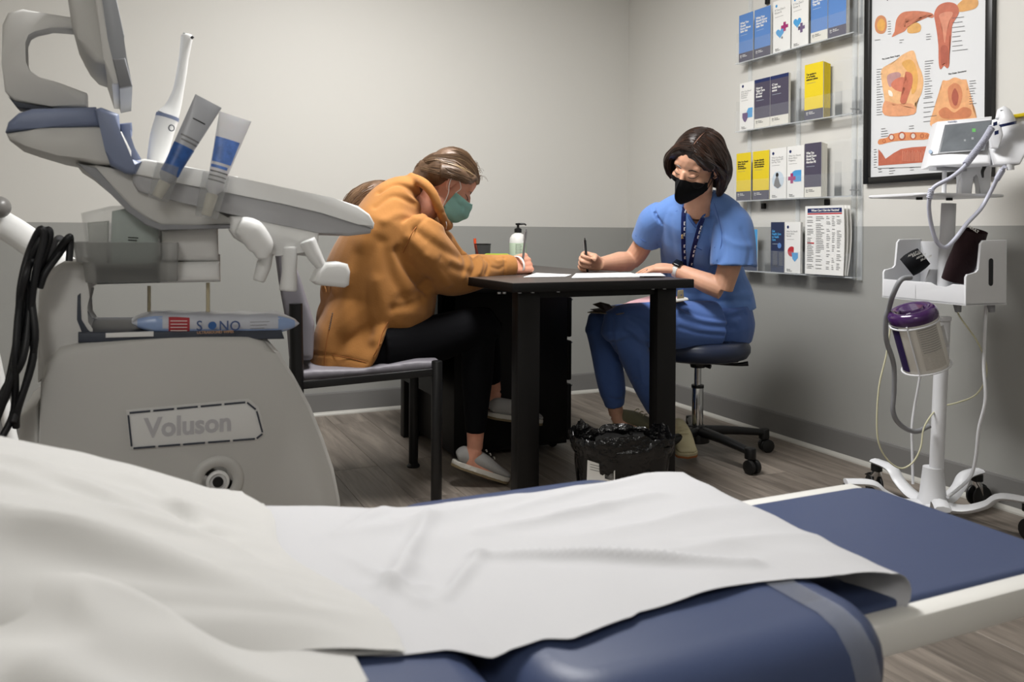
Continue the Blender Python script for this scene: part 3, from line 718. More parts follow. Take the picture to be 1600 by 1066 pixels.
# cell row and graph
cshape([(118, 775), (160, 765), (190, 745), (245, 735), (300, 735), (390, 738), (392, 772), (300, 778), (200, 785), (120, 803)], 'd48a5c', 0.0004, 3)
for cx_, cy_, r_ in ((188, 762, 17), (246, 755, 21), (308, 755, 18), (358, 755, 12), (384, 755, 8), (147, 783, 10)):
    cshape([(cx_+r_*cos(a), cy_+r_*1.15*sin(a)) for a in [k*pi/5 for k in range(10)]], 'b25f43', 0.0007, 2); cshape([(cx_+r_*.62*cos(a), cy_+r_*.75*sin(a)) for a in [k*pi/5 for k in range(10)]], 'd9cfc6' if r_ > 16 else 'c98556', 0.001, 2)
cshape([(115, 828), (135, 850), (155, 882), (200, 850), (240, 828), (300, 818), (392, 812), (392, 900), (300, 906), (115, 920)], 'b96750', 0.0004, 0)
for k in range(16): cline([(250+k*9, 895), (252+k*9, 835+(k % 3)*6)], 0.0012, 'dd9c84')
cline([(112, 935), (392, 925)], 0.0007, '444444')
mb = MB(); rs = random.Random(5)
for (x_, y0_, y1_, L0) in ((168, 118, 190, 18), (95, 222, 236, 60), (380, 190, 220, 30), (232, 222, 240, 26), (525, 100, 300, 90), (105, 385, 640, 35), (372, 340, 540, 50), (365, 545, 700, 75), (620, 450, 590, 40), (130, 715, 760, 40), (285, 700, 720, 40), (90, 830, 930, 18), (115, 940, 965, 30), (175, 935, 965, 35), (290, 930, 955, 28)):
    y_ = y0_
    while y_ < y1_:
        l_ = L0*rs.uniform(0.5, 1); s_ = -0.12*l_
        mb.poly([cp(x_, y_, 0.001), cp(x_+l_, y_+s_, 0.001), cp(x_+l_, y_+s_+2.5, 0.001), cp(x_, y_+2.5, 0.001)]); y_ += 14 if L0 < 60 else 26
o = mb.build('fine_print', mat('ink_grey', '5a5a5a', 0.5), ch, 0); o['kind'] = 'stuff'
text_mesh('The Lower Pelvic Organs', 0.008, MATS['ink_black'], cp(135, 333, 0.0006), LX, (0, 0, 1), ch, 'caption', bold=0.0002)
text_mesh('The Outer Structures', 0.008, MATS['ink_black'], cp(503, 416, 0.0006), LX, (0, 0, 1), ch, 'caption', bold=0.0002)

# ------------------------------------------------------------------ VITAL SIGNS STAND
SW = mat('stand_white', 'd6d7da', 0.35, spec=0.5); CHROME = mat('chrome', 'c8c8c8', 0.12, 1.0); RUB = mat('black_rubber', '101010', 0.45)
def CW(x, z, h): return _r*x+_f*z+_u*h
sc = (1.356, 2.68)
st = thing('vital_signs_stand', 'white wheeled stand with shelf, basket and five splayed legs beside the right wall', 'medical stand', CW(sc[0], sc[1], 0))
def leg_dir(a): return _r*cos(radians(a))+_f*sin(radians(a))
c0 = CW(sc[0], sc[1], 0)
for a in (105, 33, -39, -111, 177):
    d = leg_dir(a); sd_ = Vector((-d.y, d.x, 0))
    pts = [c0+d*0.02+_u*0.055, c0+d*0.09+_u*0.058, c0+d*0.15+_u*0.085, c0+d*0.19+_u*0.118, c0+d*0.275+_u*0.122]
    lg = MB().tube(pts, [0.032, 0.027, 0.024, 0.024, 0.023], 8, 5, up=sd_, r2=[0.014, 0.014, 0.013, 0.011, 0.009]).build('leg', SW, st, 50)
    w0 = c0+d*0.265
    MB().cyl(w0+_u*0.09, w0+_u*0.112, 0.019, seg=16).build('caster_cap', RUB, lg)
    kd = (d*0.3+sd_*0.95).normalized()
    for s_ in (-1, 1): MB().cyl(w0+d*0.012+_u*0.037+kd*0.010*s_, w0+d*0.012+_u*0.037+kd*0.020*s_, 0.037, seg=20, bevel=0.004).build('wheel', RUB, lg)
    MB().tube([w0+_u*0.09, w0+d*0.004+_u*0.07, w0+d*0.012+_u*0.04], [0.014, 0.022, 0.020], 10, 4, up=kd, r2=[0.014, 0.011, 0.010]).build('fork', CHROME, lg, 60)
    MB().tube([w0+_u*0.085, w0+d*0.035+_u*0.07, w0+d*0.055+_u*0.062], [0.010, 0.012, 0.006], 8, 4, up=kd, flat=0.4).build('brake_lever', RUB, lg, 60)
hub0 = CW(sc[0], sc[1], 0.035); ptop = P(1482.5, 318, 2.68); phub = P(1462, 756, 2.68)
ax = (ptop-phub).normalized()
MB().lathe(hub0, _u, [(0, 0), (0.048, 0), (0.050, 0.02), (0.040, 0.05), (0.030, 0.14), (0, 0.14)], 28).build('hub', SW, st, 50)
MB().cyl(phub-ax*0.02, P(1474, 497, 2.68), 0.0215, seg=24).build('pole', SW, st)
MB().cyl(P(1475, 470, 2.68), ptop, 0.0235, 0.022, seg=4 if False else 24).build('upper_pole', SW, st)
q = P(1475, 500, 2.68); MB().box(P(1476.5, 498, 2.655), (0.034, 0.02, 0.014), R=Matrix((RT, _f, _u)).transposed(), bevel=0.002).build('collar', SW, st)
# shelf plate
plc = P(1460, 309, 2.68)
def rrect(c, ex, ey, hx, hy, r, n=6):
    o = []
    for sx_, sy_, a0 in ((1, 1, 0), (-1, 1, 90), (-1, -1, 180), (1, -1, 270)):
        for k in range(n+1):
            a = radians(a0+90*k/n); o.append(c+ex*(sx_*(hx-r)+r*cos(a))+ey*(sy_*(hy-r)+r*sin(a)))
    return o
eu = cv(-0.322, 0.947, 0); ev = cv(0.953, 0.303, 0)
MB().extrude(rrect(plc, ev, eu, 0.165, 0.135, 0.05), _u*0.008, bevel=0.003).build('shelf', SW, st)
for dx_ in (-0.06, 0.06): MB().cyl(plc+ev*dx_-_u*0.008, plc+ev*dx_, 0.010, seg=12).build('shelf_bolt', RUB, st)
# basket
K = P(1509, 478, 2.50); Lu, Lv = 0.338, 0.158
def BK(u, v, h): return K+eu*u+ev*v+_u*h
bas = MB().extrude([BK(0, 0, 0), BK(Lu, 0, 0), BK(Lu, Lv, 0), BK(0, Lv, 0)], _u*0.006).build('basket_floor', SW, st)
MB().extrude([BK(0.006, 0, 0), BK(0.006, 0, 0.062), BK(0.05, 0, 0.062), BK(0.075, 0, 0.050), BK(0.11, 0, 0.050), BK(0.135, 0, 0.062), BK(Lu-0.006, 0, 0.062), BK(Lu-0.006, 0, 0)], ev*0.006, bevel=0.0015).build('basket_front', SW, st)
MB().extrude([BK(0.006, Lv, 0), BK(0.006, Lv, 0.19), BK(Lu-0.006, Lv, 0.19), BK(Lu-0.006, Lv, 0)], ev*-0.006, bevel=0.0015).build('basket_back', SW, st)
prof = [(0, 0), (0, 0.085), (0.006, 0.094), (0.040, 0.098), (0.050, 0.108), (0.055, 0.185), (0.065, 0.196), (Lv, 0.198), (Lv, 0)]
MB().extrude([BK(0.0, v, h) for v, h in prof], eu*0.008, bevel=0.002).build('basket_side', SW, st)
MB().extrude([BK(Lu, v, h) for v, h in prof], -eu*0.008, bevel=0.002).build('basket_side', SW, st)
MB().extrude([BK(0.19, v, h*0.62) for v, h in prof[:4]]+[BK(0.19, 0.055, 0.10), BK(0.19, Lv, 0.10), BK(0.19, Lv, 0)], eu*0.006, bevel=0.0015).build('basket_divider', SW, st)
slot = [BK(-0.0006, 0.095+0.009*cos(a)*1.0, 0.10+(0.033 if sin(a) > 0 else -0.033)+0.009*sin(a)) for a in [2*pi*(k+.5)/16 for k in range(16)]]
MB().poly(slot).build('handle_slot', mat('slot_dark', '1b1c20', 0.6), st, 0)
# monitor: a front shell leaning back, side module, bracket
S = lambda X_, Y_, z: P(1340+X_/3.331, 160+Y_/3.331, z)
mn = thing('vital_signs_monitor', 'white vital signs monitor with a grey screen on top of the wheeled stand', 'monitor', S(550, 340, 2.6))
f4 = [S(420, 98, 2.70), S(705, 70, 2.58), S(700, 325, 2.52), S(358, 340, 2.64)]
bk = cv(0.25, 0.97, 0)*0.10
MB().extrude(f4, bk, bevel=0.014, seg=4).build('housing', SW, mn, 50)
fn_ = (f4[1]-f4[0]).cross(f4[3]-f4[0]).normalized(); fn_ = fn_ if fn_.dot(CAM-f4[0]) > 0 else -fn_
def on_face(X_, Y_, off):
    r = ray(1340+X_/3.331, 160+Y_/3.331); t = (f4[0]-CAM).dot(fn_)/r.dot(fn_); return CAM+r*t+fn_*off
MB().extrude([on_face(455, 118, 0.0), on_face(702, 92, 0.0), on_face(662, 252, 0.0), on_face(418, 268, 0.0)], fn_*0.0015, bevel=0.0006).build('screen_bezel', mat('bezel_grey', '5b5e63', 0.4), mn)
MB().extrude([on_face(466, 126, 0.0016), on_face(695, 102, 0.0016), on_face(656, 243, 0.0016), on_face(430, 260, 0.0016)], fn_*0.0008).build('screen', mat('monitor_screen', '62666a', 0.12, var=0.2, vscale=14, emit='62666a', estr=0.10), mn, 0)
for (xx, yy, s_) in ((607, 148, 9), (600, 190, 6), (560, 200, 5)):
    MB().poly([on_face(xx-s_, yy-s_, 0.003), on_face(xx+s_, yy-s_, 0.003), on_face(xx+s_, yy+s_, 0.003), on_face(xx-s_, yy+s_, 0.003)]).build('screen_reading', mat('screen_green' if s_ > 8 else 'screen_pale', '53a04c' if s_ > 8 else '85898c', 0.3), mn, 0)
MB().extrude([on_face(380+10*cos(a), 258+10*sin(a), 0) for a in [k*pi/6 for k in range(12)]], fn_*0.002).build('power_button', mat('button_blue', '8aa0b8', 0.4), mn)
text_mesh('WelchAllyn', 0.006, LM('dnavy'), on_face(470, 108, 0.002), on_face(560, 99, 0)-on_face(470, 108, 0), _u, mn, 'maker_name', bold=0.0002)
MB().extrude([on_face(380, 272, 0.0), on_face(470, 262, 0.0), on_face(470, 266, 0.0), on_face(380, 276, 0.0)], fn_*0.001).build('label_line', LM('grey'), mn, 0)
# side module with thermometer
f5 = [S(705, 90, 2.56), S(770, 70, 2.53), S(900, 55, 2.50), S(905, 230, 2.46), S(850, 322, 2.45), S(712, 325, 2.515), S(690, 240, 2.53)]
MB().extrude(f5, bk*1.1, bevel=0.012, seg=3).build('side_module', SW, mn, 50)
MB().extrude([S(778, 68, 2.515), S(905, 48, 2.48), S(905, 66, 2.48), S(785, 84, 2.515)], bk*0.4, bevel=0.001).build('caution_label', LM('yellow'), mn)
MB().tube([S(735, 88, 2.50), S(757, 45, 2.50), S(775, 90, 2.49), S(778, 112, 2.49)], [0.010, 0.016, 0.022, 0.025], 14, 4).build('thermometer_probe', SW, mn, 60)
MB().cyl(S(776, 108, 2.49), S(779, 122, 2.49), 0.0265, 0.024, 20).build('blue_ring', LM('dnavy'), mn)
MB().cyl(S(756, 48, 2.493), S(757, 43, 2.493), 0.009, seg=12).build('probe_tip', RUB, mn)
MB().extrude([S(690, 130, 2.50), S(745, 95, 2.485), S(760, 170, 2.48), S(735, 240, 2.485), S(700, 235, 2.50)], bk*0.3, bevel=0.005).build('probe_dock', SW, mn)
for (a_, b_) in ((715, 112), (722, 158)): MB().extrude([S(a_-9, b_-7, 2.482), S(a_+12, b_-14, 2.48), S(a_+12, b_+6, 2.48), S(a_-9, b_+13, 2.482)], bk*0.01).build('blue_mark', LM('dnavy'), mn, 0)
MB().extrude([S(540, 335, 2.66), S(700, 330, 2.64), S(690, 480, 2.66), S(635, 482, 2.66), S(632, 385, 2.66), S(618, 362, 2.66), S(602, 385, 2.66), S(595, 480, 2.67), S(540, 480, 2.67)], bk*0.5, bevel=0.004).build('bracket', SW, mn)
MB().tube([S(650, 320, 2.60), S(660, 335, 2.59), S(650, 360, 2.59), S(652, 390, 2.6)], [0.010, 0.006, 0.005, 0.003], 8, 4).build('release_lever', RUB, mn)
MB().cyl(S(453, 345, 2.66), S(453, 358, 2.66), 0.013, seg=16).cyl(S(453, 358, 2.66), S(449, 484, 2.66), 0.007, seg=12).build('cable_post', SW, mn)
MB().tube([S(528, 372, 2.64), S(520, 420, 2.64), S(516, 482, 2.65)], [0.009, 0.003, 0.002], 8, 4).build('cable_plug', SW, mn)
MB().cyl(S(795, 322, 2.49), S(797, 352, 2.49), 0.010, seg=14).build('socket', SW, mn)
MB().box(S(470, 350, 2.63), (0.12, 0.03, 0.008), R=Matrix((ev, eu, _u)).transposed()).build('vent', mat('vent_grey', '8d8f93', 0.5), mn)
TUBE = mat('pale_tube', 'bdbfce', 0.4); HOSE = mat('grey_hose', '85868a', 0.45); CREAM = mat('cream_wire', 'c9c6a8', 0.5)
# coiled cord as a real helix around a path
def coil(pts, R0, r, turns):
    C_, T_ = catmull(pts, 12); n = turns*9; L = len(C_); out = []; fr = None
    for i in range(n+1):
        s_ = i/n*(L-1); k = min(int(s_), L-2); f_ = s_-k; c = C_[k].lerp(C_[k+1], f_); t = (C_[k+1]-C_[k]).normalized()
        fr = t.orthogonal().normalized() if fr is None else (fr-t*fr.dot(t)).normalized(); b = t.cross(fr); a = 2*pi*turns*i/n
        out.append(c+fr*R0*cos(a)+b*R0*sin(a))
    return MB().tube(out, r, 5, 1)
cdm = MB().tube([S(690, 160, 2.47), S(640, 220, 2.45), S(570, 320, 2.43), S(490, 390, 2.43), S(395, 445, 2.45), S(372, 520, 2.47), S(380, 620, 2.49), S(410, 720, 2.5), S(455, 755, 2.5), S(505, 715, 2.5), S(570, 630, 2.52), S(640, 555, 2.55), S(690, 470, 2.55), S(735, 380, 2.52), S(765, 335, 2.49)], 0.0062, 10, 6)
crd = cdm.build('thermometer_cord', TUBE, None, 60); tag(crd, 'pale coiled cord looping from the monitor down past the shelf', 'cord')
coil([S(700, 130, 2.465), S(660, 195, 2.455), S(610, 262, 2.44), S(560, 325, 2.43)], 0.0082, 0.0024, 26).build('coils', TUBE, crd, 60)
coil([S(385, 450, 2.45), S(373, 500, 2.46)], 0.0072, 0.0022, 6).build('coils', TUBE, crd, 60)
coil([S(725, 400, 2.53), S(755, 350, 2.50)], 0.0072, 0.0022, 8).build('coils', TUBE, crd, 60)
W5 = lambda X_, Y_, z: P(1340+X_/2.665, 460+Y_/2.665, z)
def cord(name, label, pts, r, m, cat='cord'):
    return tag(MB().tube(pts, r, 8, 8).build(name, m, None, 60), label, cat)
cord('air_hose', 'grey hose hanging from the basket of the wheeled stand', [S(275, 912, 2.45), S(225, 925, 2.43), S(185, 1000, 2.45), S(165, 1066, 2.5), W5(118, 100, 2.52), W5(120, 190, 2.55), W5(150, 290, 2.6), W5(152, 400, 2.62), W5(148, 490, 2.63), W5(180, 545, 2.64), W5(240, 572, 2.65), W5(300, 548, 2.66)], 0.0078, HOSE)
cord('sensor_wire', 'thin cream wire hanging in a loop from the stand', [W5(138, 130, 2.6), W5(120, 250, 2.6), W5(90, 380, 2.6), W5(80, 520, 2.6), W5(88, 620, 2.6), W5(125, 690, 2.6), W5(180, 725, 2.6), W5(230, 700, 2.6), W5(262, 640, 2.6), W5(275, 560, 2.62), W5(310, 500, 2.66), W5(345, 470, 2.72), W5(420, 450, 2.72), W5(490, 420, 2.7), W5(530, 360, 2.68), W5(535, 290, 2.66), W5(500, 200, 2.64), W5(430, 100, 2.62), W5(412, 65, 2.62)], 0.0026, CREAM)
cord('power_cable', 'pale cable running from the basket down to a leg of the stand', [W5(536, 40, 2.6), W5(530, 160, 2.6), W5(526, 300, 2.6), W5(532, 440, 2.6), W5(505, 560, 2.62), W5(492, 680, 2.64), W5(470, 760, 2.66), W5(420, 810, 2.68), W5(375, 845, 2.63)], 0.0052, SW)
cord('hanging_lead', 'white lead behind the wipes canister', [W5(265, 310, 2.7), W5(250, 400, 2.71), W5(235, 480, 2.72), W5(226, 560, 2.72), W5(228, 680, 2.72), W5(230, 790, 2.72)], 0.0042, SW)
for (xx, yy) in ((415, 60), (555, 60)): MB().cyl(W5(xx, yy-18, 2.56), W5(xx+4, yy+14, 2.56), 0.012, 0.009, 12).build('cable_gland', HOSE, st)
# blood pressure cuffs
def quadslab(c4, vec, bev, n=5, bulge=0.0):
    a, b, c, d = c4
    nrm = (b-a).cross(d-a).normalized()
    mb = MB()
    mb.grid(lambda u, v: (a*(1-u)+b*u)*(1-v)+(d*(1-u)+c*u)*v+nrm*bulge*sin(u*pi), 12, 8, thick=bev); return mb
CUFM = mat('maroon_cuff', '341a1f', 0.8, bump=0.3, bscale=300, sheen=0.2); CUFB = mat('black_cuff', '15161c', 0.75, bump=0.2, bscale=200)
def cuff(name, label, top, bot, rad, flat, m, mark):
    ax_ = (bot-top).normalized()
    o = MB().tube([top, top.lerp(bot, 0.3), top.lerp(bot, 0.7), bot], [rad*0.86, rad*0.97, rad, rad*0.92], 20, 5, up=cv(1, 0, 0), flat=flat, cap=False)
    bmesh.ops.solidify(o.bm, geom=o.bm.faces[:], thickness=0.006)
    o = o.build(name, m, None, 60); tag(o, label, 'cuff'); return o
cf = cuff('blood_pressure_cuff', 'dark maroon blood pressure cuff leaning out of the basket', S(612, 668, 2.55), S(505, 925, 2.62), 0.046, 0.55, CUFM, 0)
text_mesh('ADULT', 0.011, LM('white'), S(575, 650, 2.515), S(640, 690, 2.5)-S(575, 650, 2.5), S(575, 600, 2.5)-S(555, 650, 2.5), cf, 'size_mark', bold=0.0004)
cf2 = cuff('blood_pressure_cuff', 'black blood pressure cuff with white print in the left of the basket', S(345, 800, 2.70), S(255, 860, 2.72), 0.040, 0.75, CUFB, 0)
for k in range(4): text_mesh(('ADULT 11', 'RANGE', 'ARTERY', '25-34 CM')[k], 0.009, LM('white'), S(262+k*22, 805+k*10-(8 if k else 0), 2.665), S(330, 770, 2.66)-S(262, 800, 2.665), S(262, 770, 2.66)-S(262, 830, 2.66), cf2, 'size_mark', bold=0.0002)
# wipes canister in a wire holder
can_t = W5(230, 88, 2.48); can_b = W5(288, 305, 2.50); cax = (can_b-can_t).normalized(); hC = (can_b-can_t).length
cn = thing('wipes_canister', 'white wipes canister with a purple lid hanging tilted on the stand pole', 'canister', can_b)
rC = 0.066
MB().lathe(can_t, cax, [(0, 0), (rC, 0), (rC*1.0, 0.01), (rC*0.98, hC-0.012), (rC*0.93, hC-0.002), (0, hC)], 36).build('tub', mat('canister_white', 'd9d6cf', 0.4), cn, 50)
MB().lathe(can_t+cax*0.012, -cax, [(rC*1.02, 0), (rC*1.06, 0.006), (rC*1.05, 0.024), (rC*0.92, 0.034), (rC*0.80, 0.036), (rC*0.62, 0.030), (rC*0.55, 0.032), (rC*0.5, 0.038), (0, 0.038)], 36).build('lid', mat('purple_lid', '3d1e50', 0.15, alpha=0.96, coat=0.5), cn, 50)
def on_cyl(ang, h, off):
    tcam = (CAM-can_t); a = (tcam-cax*tcam.dot(cax)).normalized(); b = cax.cross(a)
    return can_t+cax*h+(a*cos(ang)+b*sin(ang))*(rC+off)
def cyl_patch(a0, a1, h0, h1, m, off, name):
    MB().grid(lambda u, v: on_cyl(a0+(a1-a0)*u, h0+(h1-h0)*v, off), 14, 3).build(name, m, cn, 60)
sgn = 1 if (on_cyl(0.5, 0, 0)-on_cyl(0, 0, 0)).dot(RT) > 0 else -1
cyl_patch(-1.35*sgn, -0.78*sgn, 0.015, hC-0.012, mat('label_purple', '2c1f4c', 0.4), 0.0008, 'front_label')
cyl_patch(-0.05*sgn, 0.95*sgn, 0.020, hC-0.016, mat('label_text', 'b9b5ae', 0.5, var=0.15, vscale=200, stretch=(1, 1, 8)), 0.0008, 'back_label')
for k in range(11): cyl_patch(0.02*sgn, 0.88*sgn, 0.026+k*0.007, 0.0275+k*0.007, LM('grey'), 0.0012, 'label_line')
for ang in (-0.35*sgn, ):
    MB().tube([on_cyl(ang, 0.01, 0.004), on_cyl(ang, hC*0.5, 0.004), on_cyl(ang, hC+0.004, 0.002)], 0.0028, 6, 3).build('holder_wire', SW, cn)
MB().tube([on_cyl(a, hC-0.004, 0.003) for a in [2*pi*k/24 for k in range(25)]], 0.0028, 6, 1, cap=False).build('holder_ring', SW, cn)
MB().tube([on_cyl(a, 0.02, 0.003) for a in [2*pi*k/24 for k in range(25)]], 0.0028, 6, 1, cap=False).build('holder_ring', SW, cn)
MB().tube([on_cyl(1.5*sgn, 0.04, 0.002), P(1479, 540, 2.64)], 0.006, 8, 1).build('holder_arm', SW, cn)
# ------------------------------------------------------------------ ULTRASOUND MACHINE
UM = 2.08
UG = mat('machine_light', 'd3d2cf', 0.42, spec=0.4); UP_ = mat('machine_panel', 'c2c1bd', 0.5); UB = mat('machine_blue_grey', '76809a', 0.45); UD = mat('machine_dark', '3a3f4a', 0.5); UW = mat('machine_white', 'e3e3e1', 0.35)
us = thing('ultrasound_machine', 'large pale grey ultrasound machine on wheels at the left behind the exam bed', 'machine', (PY(300, 700, UM).x, UM+0.2, 0))
def UY(pts, Y): return [PY(a, b, Y) for a, b in pts]
def uext(name, pts, Y0, dY, m, bevel=0.01, sm=0, parent=None, seg=3):
    return MB().extrude(UY(pts, Y0), (0, dY, 0), bevel=bevel, seg=seg, smoothn=sm).build(name, m, parent or us, 45)
# lower body (outline goes down to the floor plinth)
def low(px): return None
body = [(66, 600), (72, 568), (92, 545), (130, 536), (260, 529), (390, 525), (415, 534), (432, 553), (455, 590), (480, 636), (500, 685), (517, 735), (527, 785), (530, 860), (524, 930), (60, 930), (60, 760)]
uext('body', body, UM, 0.40, UP_, 0.022)
uext('body_edge', [(x+(4 if x > 300 else -2), y-3) for x, y in body], UM+0.02, 0.36, UG, 0.02)
uext('base', [(60, 920), (524, 920), (528, 960), (50, 960)], UM-0.02, 0.46, UG, 0.01)
bz = PY(300, 955, UM).z
for px_ in (95, 480):
    for dy_ in (0.03, 0.37):
        q = PY(px_, 955, UM); MB().cyl((q.x-0.02, q.y+dy_, 0.055), (q.x+0.02, q.y+dy_, 0.055), 0.055, seg=24, bevel=0.008).build('wheel', RUB, us)
MB().box((PY(290, 955, UM).x, UM+0.2, (bz+0.06)/2+0.02), (0.5, 0.36, max(bz-0.04, 0.03)), bevel=0.01).build('chassis', UG, us)
# upright column with its fillet into the deck
uext('column', [(58, 600), (58, 500), (60, 455), (72, 425), (95, 411), (125, 409), (150, 412), (150, 446), (128, 455), (122, 480), (124, 508), (135, 524), (160, 534), (160, 560)], UM+0.03, 0.30, UG, 0.018)
uext('cross_arm', [(120, 404), (345, 398), (345, 440), (120, 446)], UM+0.16, 0.12, UG, 0.012)
uext('deck', [(122, 520), (440, 516), (445, 530), (122, 536)], UM+0.01, 0.36, UD, 0.004)
uext('deck_slot', [(165, 521), (240, 518), (240, 526), (165, 528)], UM+0.004, 0.01, UW, 0.001)
uext('corner_groove', [(121, 462), (126, 458), (126, 500), (136, 516), (150, 524), (144, 530), (128, 520), (120, 500)], UM+0.028, 0.3, UD, 0.002)
uext('left_foot', [(28, 655), (60, 628), (62, 760), (62, 900), (30, 900)], UM+0.02, 0.34, UG, 0.012)
# recessed name plate with slots
def up(px, py, off): 
    q = PY(px, py, UM); return Vector((q.x, UM-off, q.z))
npl = [(200, 645), (385, 628), (400, 640), (410, 677), (400, 685), (206, 700)]
MB().extrude([up(a, b, -0.001) for a, b in [(197, 641), (388, 623), (404, 636), (415, 678), (402, 690), (203, 704)]], (0, -0.0025, 0), bevel=0.001).build('plate_rim', UG, us)
MB().extrude([up(a, b, 0.0016) for a, b in npl], (0, -0.002, 0), bevel=0.0012).build('name_plate', UW, us)
for (a, b) in [(npl[i], npl[(i+1) % 6]) for i in range(6)]:
    L_ = math.hypot(b[0]-a[0], b[1]-a[1]); n_ = max(1, round(L_/38))
    for k in range(n_):
        t0, t1 = (k+0.06)/n_, (k+0.94)/n_
        p0 = up(a[0]+(b[0]-a[0])*t0, a[1]+(b[1]-a[1])*t0, 0.0045); p1 = up(a[0]+(b[0]-a[0])*t1, a[1]+(b[1]-a[1])*t1, 0.0045)
        MB().tube([p0, p1], 0.0026, 4, 1).build('vent_slot', UD, us)
t0 = up(226, 683, 0.0045); t1 = up(372, 671, 0.0045)
text_mesh('Voluson', 0.062, mat('raised_grey', 'bcbbbe', 0.35), t0, (t1-t0), (0, 0, 1), us, 'raised_lettering', bold=0.0018, depth=0.0006, sx=0.92)
# round port
pc = up(340, 752, 0.0)
MB().lathe(pc+Vector((0, 0.01, 0)), (0, -1, 0), [(0.062, 0), (0.060, 0.012), (0.050, 0.019), (0.036, 0.014), (0.034, 0.010), (0, 0.010)], 32).build('port_surround', UP_, us, 60)
MB().lathe(pc+Vector((0, 0.004, 0)), (0, -1, 0), [(0.026, 0), (0.026, 0.012), (0.020, 0.014), (0.018, 0.008), (0, 0.008)], 28).build('port', UW, us, 60)
MB().cyl(pc+Vector((0, -0.002, 0)), pc+Vector((0, -0.011, 0)), 0.012, seg=20).build('port_hole', RUB, us)
# console pillar
MB().extrude(UY([(252, 360), (342, 352), (343, 409), (254, 409)], UM+0.02), (0, 0.16, 0), bevel=0.02, seg=4).build('pillar', UG, us, 50)
uext('pillar_collar', [(249, 410), (345, 409), (346, 441), (249, 443)], UM+0.01, 0.18, UW, 0.018)
uext('pillar_neck', [(225, 345), (262, 345), (262, 372), (252, 380), (240, 358)], UM+0.05, 0.10, UG, 0.008)
MB().cyl(PY(325, 442, UM+0.06), PY(325, 500, UM+0.06), 0.0045, seg=8).build('tan_lead', mat('tan_wire', 'c0b596', 0.6), us)
MB().cyl(PY(233, 447, UM+0.10), PY(233, 492, UM+0.10), 0.0040, seg=8).build('tan_lead', MATS['tan_wire'], us)
# console: top slab, lower shell, curved under-tray
CYN = UM-0.06
SKM = mat('skirt_grey', 'a9a9ab', 0.45)
uext('console_skirt', [(208, 268), (300, 288), (440, 316), (560, 345), (583, 356), (580, 365), (546, 369), (500, 364), (440, 352), (340, 330), (250, 308), (216, 299), (207, 284)], CYN+0.008, 0.42, SKM, 0.014)
uext('console_top', [(206, 262), (212, 251), (226, 248), (330, 268), (430, 290), (520, 309), (560, 322), (578, 335), (586, 349), (584, 358), (560, 347), (500, 332), (440, 318), (300, 290), (208, 272)], CYN, 0.44, UW, 0.006)
uext('under_tray', [(118, 256), (150, 258), (215, 268), (300, 318), (362, 335), (366, 352), (300, 356), (250, 355), (228, 345), (200, 325), (170, 295), (140, 270)], UM-0.03, 0.34, UP_, 0.012)
uext('tray_edge', [(118, 254), (150, 262), (178, 294), (206, 324), (232, 345), (252, 353), (366, 350), (366, 357), (250, 360), (228, 352), (200, 331), (170, 300), (140, 272)], UM-0.035, 0.02, mat('edge_grey', '8a8b8e', 0.5), 0.003)
for k in range(8):
    a = (412+k*10.6, 291+k*2.0); uext('key', [(a[0], a[1]), (a[0]+8, a[1]+1.5), (a[0]+9, a[1]+12), (a[0]+1, a[1]+10)], CYN+0.2, 0.02, mat('key_grey', '6f7073', 0.5), 0.002)
uext('knob', [(354, 274), (372, 276), (374, 284), (352, 280)], CYN+0.12, 0.03, UP_, 0.004)
# probe holders under the console
def blob_part(name, prims, m, parent, voxel=0.004, sm=8, sth=180):
    mb = MB()
    for p in prims:
        if p[0] == 't': mb.tube(*p[1:][0:2], seg=14, n=5, **(p[3] if len(p) > 3 else {}))
        else: mb.ell(*p[1:])
    me = organic(mb, voxel, sm); return link(name, me, m, parent, sth)
HY = CYN-0.012
uext('holder_bracket', [(362, 338), (378, 336), (500, 362), (498, 385), (486, 402), (430, 392), (415, 400), (400, 392), (368, 372), (360, 360)], HY+0.02, 0.05, UW, 0.012)
def hb(pts, r, r2, Y, name='probe_holder'):
    q = [PY(a, b, Y) for a, b in pts]
    mb = MB(); mb.tube(q, r, 16, 6, up=(0, 1, 0), r2=r2); me = organic(mb, 0.0035, 8); return link(name, me, UW, us, 180)
hb([(372, 352), (392, 362), (408, 385), (410, 405)], [0.022, 0.026, 0.018, 0.012], [0.022, 0.032, 0.030, 0.012], HY-0.01)
hb([(420, 385), (412, 415), (404, 440)], [0.020, 0.022, 0.016], [0.014, 0.018, 0.014], HY+0.04)
hb([(452, 385), (452, 425), (450, 455)], [0.020, 0.020, 0.022], [0.020, 0.018, 0.022], HY+0.03)
hb([(480, 375), (492, 400), (508, 425)], [0.022, 0.020, 0.014], [0.020, 0.018, 0.010], HY)
uext('probe_rest', [(497, 422), (508, 411), (530, 409), (545, 413), (549, 425), (547, 446), (540, 450), (498, 446), (490, 440)], HY-0.02, 0.06, UW, 0.012)
# blue-grey pod with pale belly
uext('pod_belly', [(9, 208), (60, 200), (150, 197), (190, 205), (205, 235), (205, 258), (150, 256), (90, 243), (40, 228), (14, 219)], UM-0.05, 0.30, UP_, 0.016, 0)
uext('pod_top', [(7, 206), (12, 190), (28, 176), (50, 169), (150, 166), (160, 197), (60, 200)], UM-0.055, 0.31, UB, 0.014)
uext('pod_band', [(147, 170), (158, 167), (186, 178), (188, 205), (197, 248), (222, 252), (212, 272), (196, 270), (172, 257), (164, 235), (156, 200)], UM-0.07, 0.34, UB, 0.01)
uext('pod_wing', [(186, 193), (206, 191), (207, 204), (201, 215), (222, 250), (205, 252), (192, 215)], UM+0.02, 0.12, UB, 0.005)
